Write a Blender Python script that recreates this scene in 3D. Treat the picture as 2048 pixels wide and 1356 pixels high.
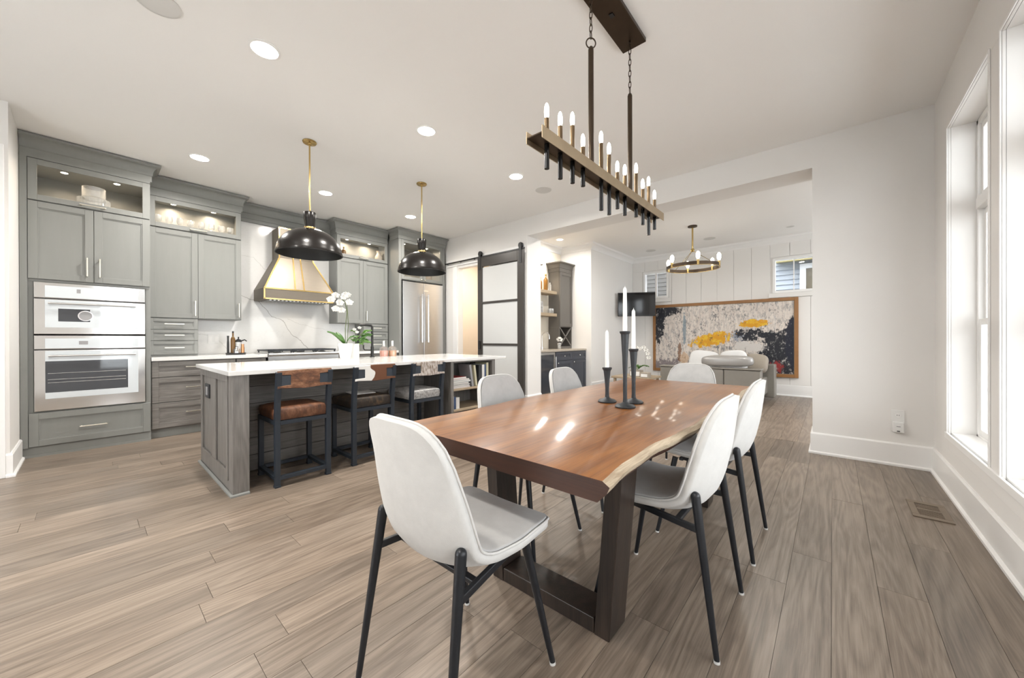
import bpy, bmesh, math, random
from math import sin, cos, pi, radians, sqrt, atan2
from mathutils import Vector, Matrix
random.seed(7)
S = bpy.context.scene
COL = S.collection
for _o in list(bpy.data.objects): bpy.data.objects.remove(_o)

# ------------------------------------------------------------------ camera
cam = bpy.data.cameras.new('camera'); cam_o = bpy.data.objects.new('camera', cam); COL.objects.link(cam_o)
CAM_H = 1.12
cam.sensor_fit = 'HORIZONTAL'; cam.sensor_width = 36.0
cam.lens = 735.64 / 2048.0 * 36.0
cam.clip_start = 0.03; cam.clip_end = 200
cam_o.location = (0, 0, CAM_H)
_yaw, _pit, _rol = radians(41.096), radians(-0.112), radians(-0.156)
cam_o.rotation_mode = 'QUATERNION'
cam_o.rotation_quaternion = (Matrix.Rotation(_yaw, 3, 'Z') @ Matrix.Rotation(pi / 2 + _pit, 3, 'X') @ Matrix.Rotation(_rol, 3, 'Z')).to_quaternion()
S.camera = cam_o

# ------------------------------------------------------------------ world, exposure
S.view_settings.view_transform = 'Standard'; S.view_settings.look = 'None'
S.view_settings.gamma = 1.0; S.view_settings.use_curve_mapping = False
S.view_settings.exposure = 1.47
W = bpy.data.worlds.new('sky'); S.world = W; W.use_nodes = True
_n = W.node_tree.nodes; _n.clear()
_bg = _n.new('ShaderNodeBackground'); _out = _n.new('ShaderNodeOutputWorld')
_bg.inputs['Color'].default_value = (0.93, 0.97, 1.0, 1); _bg.inputs['Strength'].default_value = 2.4
W.node_tree.links.new(_bg.outputs[0], _out.inputs[0])
S.cycles.use_denoising = True
S.cycles.use_adaptive_sampling = True; S.cycles.adaptive_threshold = 0.05
S.cycles.max_bounces = 7; S.cycles.diffuse_bounces = 4; S.cycles.glossy_bounces = 3
S.cycles.transmission_bounces = 6; S.cycles.transparent_max_bounces = 12
S.cycles.caustics_reflective = False; S.cycles.caustics_refractive = False
S.cycles.sample_clamp_indirect = 6.0
DOWN_W = 11.0         # watts of one recessed ceiling lamp

def portal(name, loc, size_x, size_y, rot):
    l = bpy.data.lights.new(name, 'AREA'); l.shape = 'RECTANGLE'; l.size = size_x; l.size_y = size_y
    l.cycles.is_portal = True
    o = bpy.data.objects.new(name, l); o.location = loc; o.rotation_euler = rot; COL.objects.link(o)

# ------------------------------------------------------------------ room numbers (metres)
XL, XR = -6.36, 0.64          # kitchen wall, window wall
YF = 4.62                     # far wall with the wide opening
YB = -2.6                     # wall behind the camera
ZC = 3.06                     # ceiling
OPL, OPR, OPT, OPY = -3.70, -0.15, 2.77, 4.98
LBY = 8.80                    # far wall of the living room
LLX, LRX = -3.72, 2.6
ALX, ALY = -4.46, 6.73        # wet bar alcove
IZ = 0.893                    # island top

# ------------------------------------------------------------------ materials
class NT:
    def __init__(s, m):
        m.use_nodes = True; s.t = m.node_tree; s.n = s.t.nodes; s.l = s.t.links; s.n.clear()
        s.out = s.n.new('ShaderNodeOutputMaterial'); s.tc = s.n.new('ShaderNodeTexCoord')
    def put(s, sock, v):
        if isinstance(v, bpy.types.NodeSocket): s.l.new(v, sock)
        elif isinstance(v, (int, float)):
            try: sock.default_value = v
            except TypeError: sock.default_value = (v, v, v)
        else:
            v = tuple(v)
            sock.default_value = v if len(sock.default_value) == len(v) else (v + (1.0,))
    def m(s, op, a, b=0.0, c=None, clamp=False):
        x = s.n.new('ShaderNodeMath'); x.operation = op; x.use_clamp = clamp
        s.put(x.inputs[0], a); s.put(x.inputs[1], b)
        if c is not None: s.put(x.inputs[2], c)
        return x.outputs[0]
    def v(s, op, a, b=(0, 0, 0)):
        x = s.n.new('ShaderNodeVectorMath'); x.operation = op
        s.put(x.inputs[0], a); s.put(x.inputs[1], b)
        return x.outputs['Value'] if op in ('DOT_PRODUCT', 'LENGTH', 'DISTANCE') else x.outputs[0]
    def mix(s, f, a, b, t='MIX'):
        x = s.n.new('ShaderNodeMix'); x.data_type = 'RGBA'; x.blend_type = t
        s.put(x.inputs[0], f); s.put(x.inputs[6], a); s.put(x.inputs[7], b); return x.outputs[2]
    def noise(s, vec, scale=5, detail=3, rough=.55, dist=0.0, col=False):
        x = s.n.new('ShaderNodeTexNoise'); s.put(x.inputs['Vector'], vec)
        x.inputs['Scale'].default_value = scale; x.inputs['Detail'].default_value = detail
        x.inputs['Roughness'].default_value = rough; x.inputs['Distortion'].default_value = dist
        return x.outputs['Color'] if col else x.outputs['Fac']
    def ramp(s, f, stops):
        x = s.n.new('ShaderNodeValToRGB'); s.put(x.inputs[0], f); e = x.color_ramp.elements
        while len(e) < len(stops): e.new(.5)
        for k, (p, c) in enumerate(stops):
            e[k].position = p; e[k].color = tuple(c) + (1.0,) if not isinstance(c, (int, float)) else (c, c, c, 1)
        return x.outputs[0]
    def rng(s, f, a, b, c=0.0, d=1.0):
        x = s.n.new('ShaderNodeMapRange'); x.interpolation_type = 'SMOOTHSTEP'
        s.put(x.inputs[0], f); x.inputs[1].default_value = a; x.inputs[2].default_value = b
        x.inputs[3].default_value = c; x.inputs[4].default_value = d; return x.outputs[0]
    def sep(s, v):
        x = s.n.new('ShaderNodeSeparateXYZ'); s.put(x.inputs[0], v); return x.outputs
    def comb(s, a, b, c):
        x = s.n.new('ShaderNodeCombineXYZ'); s.put(x.inputs[0], a); s.put(x.inputs[1], b); s.put(x.inputs[2], c); return x.outputs[0]
    def bump(s, h, strength=.2, dist=.01):
        x = s.n.new('ShaderNodeBump'); s.put(x.inputs['Height'], h)
        x.inputs['Strength'].default_value = strength; x.inputs['Distance'].default_value = dist; return x.outputs[0]
    def rand(s):
        return s.n.new('ShaderNodeObjectInfo').outputs['Random']
    def obj(s): return s.tc.outputs['Object']
    def gen(s): return s.tc.outputs['Generated']
    def pbr(s, col, rough=.5, metal=0.0, normal=None, **k):
        b = s.n.new('ShaderNodeBsdfPrincipled'); s.put(b.inputs['Base Color'], col)
        s.put(b.inputs['Roughness'], rough); s.put(b.inputs['Metallic'], metal)
        if normal is not None: s.l.new(normal, b.inputs['Normal'])
        for kk, vv in k.items(): s.put(b.inputs[kk.replace('_', ' ')], vv)
        s.l.new(b.outputs[0], s.out.inputs[0]); return b

M = {}
def new(name):
    m = bpy.data.materials.new(name); M[name] = m; return NT(m)
def pm(name, col, rough=.5, metal=0.0, var=.04, scale=6.0, bump=0.0, bscale=200.0, stretch=(1, 1, 1), **k):
    t = new(name); v = t.v('MULTIPLY', t.obj(), stretch)
    f = t.noise(v, scale, 4, .6)
    a = tuple(c * (1 - var) for c in col); b = tuple(min(1, c * (1 + var)) for c in col)
    nm = t.bump(t.noise(v, bscale, 2), bump, .004) if bump else None
    t.pbr(t.mix(f, a, b), rough, metal, nm, **k)
def emit(name, col, strength):
    t = new(name); e = t.n.new('ShaderNodeEmission'); f = t.noise(t.obj(), 3)
    t.put(e.inputs[0], t.mix(t.m('MULTIPLY', f, .1), col, (1, 1, 1))); e.inputs[1].default_value = strength
    t.l.new(e.outputs[0], t.out.inputs[0])
def glass(name, col=(1, 1, 1), refl=.06, rough=0.0, extra=0.0, ecol=(.9, .9, .9)):
    t = new(name); tr = t.n.new('ShaderNodeBsdfTransparent'); t.put(tr.inputs[0], t.mix(t.m('MULTIPLY', t.noise(t.obj(), 4), .06), col, (.97, .98, .98)))
    gl = t.n.new('ShaderNodeBsdfGlossy'); gl.inputs['Roughness'].default_value = rough
    lw = t.n.new('ShaderNodeLayerWeight'); lw.inputs[0].default_value = .25
    f = t.m('ADD', t.m('MULTIPLY', lw.outputs['Facing'], refl * 5), refl, clamp=True)
    mx = t.n.new('ShaderNodeMixShader'); t.put(mx.inputs[0], f); t.l.new(tr.outputs[0], mx.inputs[1]); t.l.new(gl.outputs[0], mx.inputs[2])
    last = mx
    if extra:
        df = t.n.new('ShaderNodeBsdfDiffuse'); t.put(df.inputs[0], ecol)
        m2 = t.n.new('ShaderNodeMixShader'); m2.inputs[0].default_value = extra
        t.l.new(mx.outputs[0], m2.inputs[1]); t.l.new(df.outputs[0], m2.inputs[2]); last = m2
    t.l.new(last.outputs[0], t.out.inputs[0])

pm('wall', (.80, .785, .765), .6, var=.012, scale=2, bump=.04, bscale=260)
pm('ceiling', (.89, .88, .865), .7, var=.01, scale=2, bump=.04, bscale=220)
pm('trim', (.86, .855, .845), .35, var=.01)
pm('beige', (.70, .61, .50), .6, var=.02)
pm('paint_grey', (.232, .236, .224), .42, var=.05, scale=3, bump=.06, bscale=60, stretch=(8, 8, 1))
pm('handle', (.80, .76, .66), .28, 1.0, var=.05)
pm('gold', (.78, .55, .22), .22, 1.0, var=.06)
pm('brass', (.52, .38, .16), .25, 1.0, var=.1)
pm('steel_mirror', (.66, .655, .65), .10, 1.0, var=.03, stretch=(1, 1, 30))
pm('steel', (.62, .62, .62), .30, 1.0, var=.06, scale=4, stretch=(1, 1, 40))
pm('steel_warm', (.19, .165, .135), .46, 1.0, var=.08, scale=3, stretch=(1, 1, 30))
pm('chrome', (.75, .75, .76), .12, 1.0)
pm('oven_glass', (.68, .73, .77), .04, 0.0, var=.02, Coat_Weight=.6, Coat_Roughness=.02)
pm('oven_window', (.05, .055, .065), .05, 0.0, var=.1, Coat_Weight=.5)
pm('black_gloss', (.012, .012, .014), .12)
pm('black', (.014, .014, .015), .4, var=.1)
pm('iron', (.028, .036, .048), .42, .2, var=.12, scale=20)
pm('leg_black', (.012, .014, .018), .35, .1, var=.1)
pm('cast', (.035, .038, .042), .45, .3, var=.25, scale=40, bump=.2, bscale=120)
pm('pendant', (.011, .009, .008), .25, .25, var=.2, scale=10)
pm('pendant_in', (.006, .006, .006), .5)
pm('bronze', (.46, .365, .25), .42, 1.0, var=.15, scale=8)
pm('bronze_mid', (.22, .155, .095), .34, 1.0, var=.15, scale=8)
pm('bronze_dark', (.075, .055, .04), .34, .9, var=.2, scale=8)
pm('tube_dark', (.05, .05, .052), .25, .9, var=.1)
pm('wax', (.88, .87, .85), .45, var=.02, Subsurface_Weight=.1)
pm('ceramic', (.74, .74, .73), .25, var=.01)
pm('leaf', (.07, .17, .035), .4, var=.35, scale=18)
pm('leaf_light', (.12, .26, .05), .45, var=.4, scale=25)
pm('petal', (.72, .71, .68), .6, var=.04, scale=20)
pm('stem', (.10, .13, .05), .6, var=.2)
pm('soil', (.06, .045, .03), .9, var=.3, scale=60)
pm('leather', (.235, .22, .195), .38, var=.08, scale=6, bump=.15, bscale=90)
pm('pillow_white', (.72, .72, .72), .9, var=.03, bump=.15)
pm('pillow_silver', (.38, .37, .36), .32, .25, var=.08, scale=4)
pm('pillow_tan', (.33, .29, .24), .6, var=.06)
pm('barn_frame', (.055, .05, .046), .35, .2, var=.12, stretch=(6, 6, .6))
pm('frost', (.55, .56, .56), .42, var=.02, Coat_Weight=.2, Coat_Roughness=.3)
pm('navy', (.060, .066, .082), .4, var=.06, stretch=(6, 6, 1))
pm('bar_grey', (.135, .125, .112), .42, var=.08, scale=5, stretch=(8, 8, 1))
pm('shelf_wood', (.36, .28, .19), .5, var=.12, scale=6, stretch=(3, .6, 3))
pm('frame_wood', (.30, .14, .045), .4, var=.2, scale=8)
pm('tv', (.008, .009, .011), .08, var=.1)
pm('outlet', (.80, .80, .79), .35, var=.01)
pm('socket', (.10, .10, .10), .5)
pm('vent', (.20, .155, .115), .5, var=.12, stretch=(3, 1, 1))
pm('vent_dark', (.045, .035, .03), .6)
pm('speaker', (.68, .67, .65), .7, var=.03, scale=300)
pm('tile_warm', (.74, .68, .58), .35, var=.05, scale=14)
pm('siding_white', (.27, .30, .34), .6, var=.04)
pm('siding_grey', (.055, .052, .048), .6, var=.06)
pm('eave_yellow', (.20, .17, .07), .6, var=.05)
pm('house_trim', (.50, .52, .55), .5)
pm('dark_window', (.10, .085, .06), .1, var=.4, scale=3)
pm('patio', (.80, .81, .80), .8, var=.08, scale=1.5)
pm('soap_pink', (.75, .30, .20), .15, var=.05)
pm('soap_amber', (.62, .27, .08), .15, var=.05)
pm('amber', (.13, .065, .015), .15, var=.1)
pm('copper', (.70, .36, .18), .3, 1.0)
pm('paper', (.80, .78, .75), .6, var=.02)
pm('book_blue', (.05, .09, .20), .5, var=.1)
pm('book_red', (.42, .05, .05), .5, var=.1)
pm('book_teal', (.05, .16, .17), .5, var=.1)
pm('book_cream', (.62, .58, .40), .6, var=.05)
pm('book_dark', (.03, .032, .036), .5, var=.1)
pm('book_grey', (.33, .33, .34), .5, var=.08)
pm('book_pink', (.55, .42, .45), .5, var=.05)
emit('glow', (1, .93, .82), 14.0)
emit('glow_warm', (1, .86, .66), 20.0)
emit('bulb_glow', (1, .93, .80), 5.0)
glass('window_glass', (1, 1, 1), .03)
glass('clear_glass', (.96, .97, .97), .11, 0.02, .20, (.88, .88, .87))
glass('thin_glass', (.98, .98, .98), .06, .0, .04)
glass('cabinet_glass', (1, 1, 1), .02)

def wood(name, dark, light, rough, axis='Y', scale=1.0, rnd=0.0, coat=0.0, bump=.15, band=6.0, rvar=.12):
    t = new(name); o = t.obj()
    if rnd:
        r = t.rand(); o = t.v('ADD', o, t.v('MULTIPLY', t.comb(r, r, r), (37.0, 91.0, 13.0)))
    st = {'X': (1.0, 14, 14), 'Y': (14, 1.0, 14), 'Z': (14, 14, 1.0)}[axis]
    o1 = t.v('MULTIPLY', o, tuple(x * scale for x in st))
    n1 = t.noise(o1, 1.6, 6, .62, 1.3)
    n2 = t.noise(t.v('MULTIPLY', o, tuple(x * scale for x in {'X': (3, 120, 120), 'Y': (120, 3, 120), 'Z': (120, 120, 3)}[axis])), 1.5, 3, .6)
    rn = t.noise(t.v('MULTIPLY', o, tuple(x * scale for x in {'X': (.42, 4.5, 4.5), 'Y': (4.5, .42, 4.5), 'Z': (4.5, 4.5, .42)}[axis])), 1.0, 2, .5, .2)
    ring = t.m('MULTIPLY', t.m('ABSOLUTE', t.m('SUBTRACT', t.m('FRACT', t.m('MULTIPLY', rn, band)), .5)), 2.0)
    f = t.m('ADD', t.m('MULTIPLY', n1, .50), t.m('ADD', t.m('MULTIPLY', n2, .37), t.m('MULTIPLY', ring, .13)))
    c = t.mix(t.rng(f, .26, .74), dark, light)
    if rnd:
        c = t.mix(1.0, c, t.ramp(r, [(0, 1 - rnd), (.5, 1.0), (1, 1 + rnd * .6)]), 'MULTIPLY')
        c = t.mix(t.m('MULTIPLY', t.m('FRACT', t.m('MULTIPLY', r, 7.31)), .25), c, t.mix(1.0, c, (1.06, .96, .86), 'MULTIPLY'))
        kn = t.noise(t.v('MULTIPLY', o, (7.0, 2.2, 5.0)), 1.0, 1)
        c = t.mix(t.m('MULTIPLY', t.rng(kn, .76, .86), .55), c, (.07, .05, .04))
    k = {}
    if coat: k = dict(Coat_Weight=coat, Coat_Roughness=.09)
    t.pbr(c, t.m('ADD', t.m('MULTIPLY', n2, rvar), rough - rvar / 2), 0.0, t.bump(t.m('ADD', n2, t.m('MULTIPLY', n1, .6)), bump, .003), **k)
wood('floor_oak', (.122, .093, .070), (.290, .235, .188), .36, 'Y', 1.0, rnd=.22, bump=.06, band=16)
wood('table_top', (.120, .036, .006), (.30, .112, .019), .30, 'Y', .8, coat=.4, bump=.0, band=9, rvar=.0)
wood('table_edge', (.026, .010, .006), (.062, .022, .011), .42, 'X', 1.0, bump=.05, band=9)
wood('bark_edge', (.26, .19, .12), (.55, .46, .34), .6, 'Y', 2.0, bump=.6, band=8)
wood('table_leg', (.010, .008, .007), (.050, .034, .026), .38, 'Z', 1.2, bump=.12, band=5)
wood('stain_grey', (.130, .120, .110), (.235, .220, .205), .45, 'Z', 1.6, bump=.06, band=12)
wood('stain_grey_h', (.130, .120, .110), (.235, .220, .205), .45, 'Y', 1.6, bump=.06, band=12)

t = new('fabric'); o = t.obj()
c = t.mix(t.noise(o, 22, 4, .65), (.54, .53, .515), (.66, .65, .63))
t.pbr(c, .92, 0, t.bump(t.noise(o, 420, 2), .25, .002), Sheen_Weight=.25)
t = new('fabric_seat'); o = t.obj()
c = t.mix(t.noise(o, 14, 5, .65), (.38, .375, .37), (.54, .535, .525))
t.pbr(c, .95, 0, t.bump(t.noise(o, 420, 2), .25, .002), Sheen_Weight=.3)

def hide(name, cols, scale, stretch, spots=None):
    t = new(name); o = t.v('MULTIPLY', t.obj(), stretch)
    f = t.noise(o, scale, 5, .68, .15)
    c = t.ramp(f, cols)
    if spots: c = t.mix(t.rng(t.noise(t.obj(), spots[0], 2), spots[1], spots[1] + .02), c, spots[2])
    fine = t.noise(t.v('MULTIPLY', t.obj(), (60, 60, 200)), 3, 2)
    c = t.mix(.25, c, t.mix(fine, (.05, .03, .02), c))
    t.pbr(c, .6, 0, t.bump(fine, .3, .003))
hide('hide_brown', [(.32, (.05, .018, .008)), (.5, (.17, .066, .027)), (.68, (.36, .18, .095))], 5, (2.6, 1, 5))
hide('hide_brown_seat', [(.3, (.03, .012, .006)), (.5, (.13, .045, .017)), (.72, (.30, .14, .07))], 5, (4, 1.6, 2))
hide('hide_dark', [(.3, (.008, .007, .006)), (.52, (.035, .024, .016)), (.75, (.22, .13, .06))], 5, (4, 1.4, 2))
hide('hide_grey', [(.35, (.24, .23, .225)), (.5, (.46, .45, .44)), (.7, (.66, .65, .64))], 16, (3, 1, 3))
t = new('hide_cow'); o = t.obj()
f = t.noise(t.v('ADD', o, (3.3, 1.0, 0.4)), 6.5, 2, .45, .3)
x = t.sep(o)[0]
mm = t.rng(t.m('SUBTRACT', f, t.m('MULTIPLY', x, 3.2)), .60, .63)
t.pbr(t.mix(mm, (.13, .045, .015), (.74, .72, .69)), .6)
hide('hide_zebra', [(.38, (.20, .14, .09)), (.52, (.46, .40, .36)), (.62, (.66, .60, .56))], 9, (6, 1, 2.2))

# quartz slab with drawn veins (distance to broken lines in the slab's own metres)
def vein_fac(t, p2, pts, width, warp):
    best = None
    for a, b in zip(pts[:-1], pts[1:]):
        ax, ay = a; bx, by = b; dx, dy = bx - ax, by - ay; L2 = dx * dx + dy * dy
        q = t.v('SUBTRACT', p2, (ax, ay, 0))
        h = t.m('DIVIDE', t.v('DOT_PRODUCT', q, (dx, dy, 0)), L2, clamp=True)
        pr = t.v('MULTIPLY', t.comb(h, h, h), (dx, dy, 0))
        d = t.v('LENGTH', t.v('SUBTRACT', q, pr))
        best = d if best is None else t.m('MINIMUM', best, d)
    return t.rng(best, width * .3, width, 1.0, 0.0)
t = new('backsplash'); o = t.obj(); s = t.sep(o)
p2 = t.comb(s[1], s[2], 0.0)
wv = t.v('MULTIPLY', t.v('SUBTRACT', t.noise(p2, 4.5, 4, .6, col=True), (.5, .5, .5)), (.10, .10, 0.0))
p2 = t.v('ADD', p2, wv)
base = t.mix(t.noise(o, 2.5, 4), (.70, .69, .67), (.77, .765, .75))
v1 = vein_fac(t, p2, [(1.36, 1.74), (1.62, 1.68), (1.80, 1.46), (1.94, 1.40), (2.06, 1.21), (2.16, 1.12), (2.36, .88)], .006, 0)
v2 = vein_fac(t, p2, [(.90, 1.20), (1.10, 1.16), (1.24, 1.0), (1.30, .9)], .006, 0)
v3 = vein_fac(t, p2, [(1.40, 2.32), (1.55, 2.30), (1.70, 2.17), (1.90, 2.1)], .005, 0)
v4 = vein_fac(t, p2, [(2.0, 1.44), (2.2, 1.34), (2.6, 1.25)], .004, 0)
base = t.mix(t.m('MULTIPLY', v1, .75), base, (.30, .28, .25))
base = t.mix(t.m('MULTIPLY', t.m('MAXIMUM', v2, t.m('MAXIMUM', v3, v4)), .45), base, (.42, .41, .38))
fv = t.noise(t.v('MULTIPLY', p2, (1, 2.4, 1)), 3.2, 5, .55, 1.4)
fine = t.rng(t.m('ABSOLUTE', t.m('SUBTRACT', fv, .5)), .0, .008, 1.0, 0.0)
base = t.mix(t.m('MULTIPLY', fine, .22), base, (.5, .48, .44))
t.pbr(base, .14, 0)
t = new('quartz'); o = t.obj()
fv = t.noise(o, 2.2, 5, .6, 1.2)
fine = t.rng(t.m('ABSOLUTE', t.m('SUBTRACT', fv, .5)), 0.0, .015, 1.0, 0.0)
c = t.mix(t.m('MULTIPLY', fine, .12), t.mix(t.noise(o, 6, 3), (.70, .69, .67), (.76, .755, .74)), (.45, .43, .40))
t.pbr(c, .10, 0)
t = new('stone_tan'); o = t.obj()
t.pbr(t.mix(t.noise(o, 30, 4), (.36, .31, .25), (.52, .47, .40)), .2)

# abstract canvas
t = new('canvas'); g = t.gen(); s = t.sep(g); u, v = s[0], s[2]
uv = t.comb(t.m('MULTIPLY', u, 1.78), v, 0.0)
st = t.noise(t.v('MULTIPLY', uv, (9, 1.6, 1)), 3.0, 5, .7)
n5 = t.noise(uv, 5, 5, .65); n14 = t.noise(t.v('MULTIPLY', uv, (1, .8, 1)), 16, 4, .7); n40 = t.noise(t.v('MULTIPLY', uv, (1.5, .7, 1)), 38, 4, .65); msk = t.rng(t.noise(t.v('MULTIPLY', uv, (2.2, .9, 1)), 4.5, 4, .7), .44, .60); n9 = t.noise(t.v('MULTIPLY', uv, (1.3, .8, 1)), 11, 7, .78)
col = t.mix(t.rng(st, .35, .65), (.62, .55, .50), (.76, .70, .64))
col = t.mix(t.m('MULTIPLY', t.rng(t.noise(t.v('MULTIPLY', uv, (14, 2.4, 1)), 2.2, 4, .7, 1.0), .56, .66), .6), col, (.40, .40, .41))
col = t.mix(t.m('MULTIPLY', t.m('MULTIPLY', t.rng(n40, .54, .60), msk), .85), col, (.09, .085, .085))
col = t.mix(t.m('MULTIPLY', t.m('MULTIPLY', t.rng(n14, .54, .60), t.m('ADD', t.m('MULTIPLY', msk, .8), .2)), .75), col, (.14, .14, .15))
col = t.mix(t.m('MULTIPLY', t.rng(t.noise(t.v('MULTIPLY', uv, (2.2, .8, 1)), 13, 6, .75), .52, .60), .6), col, (.24, .24, .25))
def blob(cu, cv, a, b, k=1.1, nz=None, sharp=.12, ang=0.0):
    du = t.m('SUBTRACT', u, cu); dv = t.m('SUBTRACT', v, cv)
    if ang:
        du, dv = t.m('ADD', t.m('MULTIPLY', du, cos(ang)), t.m('MULTIPLY', dv, sin(ang) * .56)), t.m('SUBTRACT', t.m('MULTIPLY', dv, cos(ang)), t.m('MULTIPLY', du, sin(ang) * 1.78))
    d = t.m('ADD', t.m('POWER', t.m('ABSOLUTE', t.m('DIVIDE', du, a)), 2.0), t.m('POWER', t.m('ABSOLUTE', t.m('DIVIDE', dv, b)), 2.0))
    d = t.m('ADD', d, t.m('MULTIPLY', t.m('SUBTRACT', n9, .5), k * 9))
    return t.rng(d, 1 - sharp, 1 + sharp, 1.0, 0.0)
dk = t.mix(t.rng(n9, .54, .64), (.012, .014, .022), (.45, .44, .42))
col = t.mix(blob(.04, .93, .17, .10, .8, n14), col, dk)
col = t.mix(blob(.02, .72, .055, .28, .9, n14), col, dk)
col = t.mix(blob(.66, .52, .10, .07, .9), col, (.30, .32, .37))
col = t.mix(blob(.74, .53, .13, .08, 1.2), col, dk)
col = t.mix(blob(.92, .26, .14, .34, .8, n14), col, dk)
col = t.mix(blob(1.0, .42, .055, .36, .2, n14), col, (.010, .013, .028))
col = t.mix(blob(.72, .37, .10, .07, .9), col, (.62, .59, .56))
col = t.mix(t.m('MULTIPLY', blob(.10, .03, .22, .11, 1.0, n14), .8), col, (.16, .13, .15))
col = t.mix(t.m('MULTIPLY', blob(.245, .64, .013, .24, .5, n14), .75), col, (.16, .24, .30))
col = t.mix(t.m('MULTIPLY', blob(.205, .26, .015, .14, .8, n14), .85), col, (.20, .09, .04))
col = t.mix(t.m('MULTIPLY', blob(.24, .18, .035, .10, .6, n14), .6), col, (.62, .40, .22))
yel = t.mix(t.rng(n14, .45, .62), (.70, .33, .012), (.78, .50, .03))
yel = t.mix(t.m('MULTIPLY', t.rng(n9, .56, .60), .75), yel, (.10, .08, .03))
col = t.mix(blob(.455, .47, .155, .095, .55, n14, .12, radians(14)), col, yel)
col = t.mix(blob(.745, .705, .105, .055, .5, n14), col, yel)
col = t.mix(t.m('MULTIPLY', blob(.90, .10, .035, .07, 1.4), .9), col, (.30, .03, .03))
col = t.mix(t.m('MULTIPLY', t.rng(n40, .40, .30), .25), col, (.85, .82, .78))
t.pbr(col, .6, 0, t.bump(n40, .3, .004))

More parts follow.
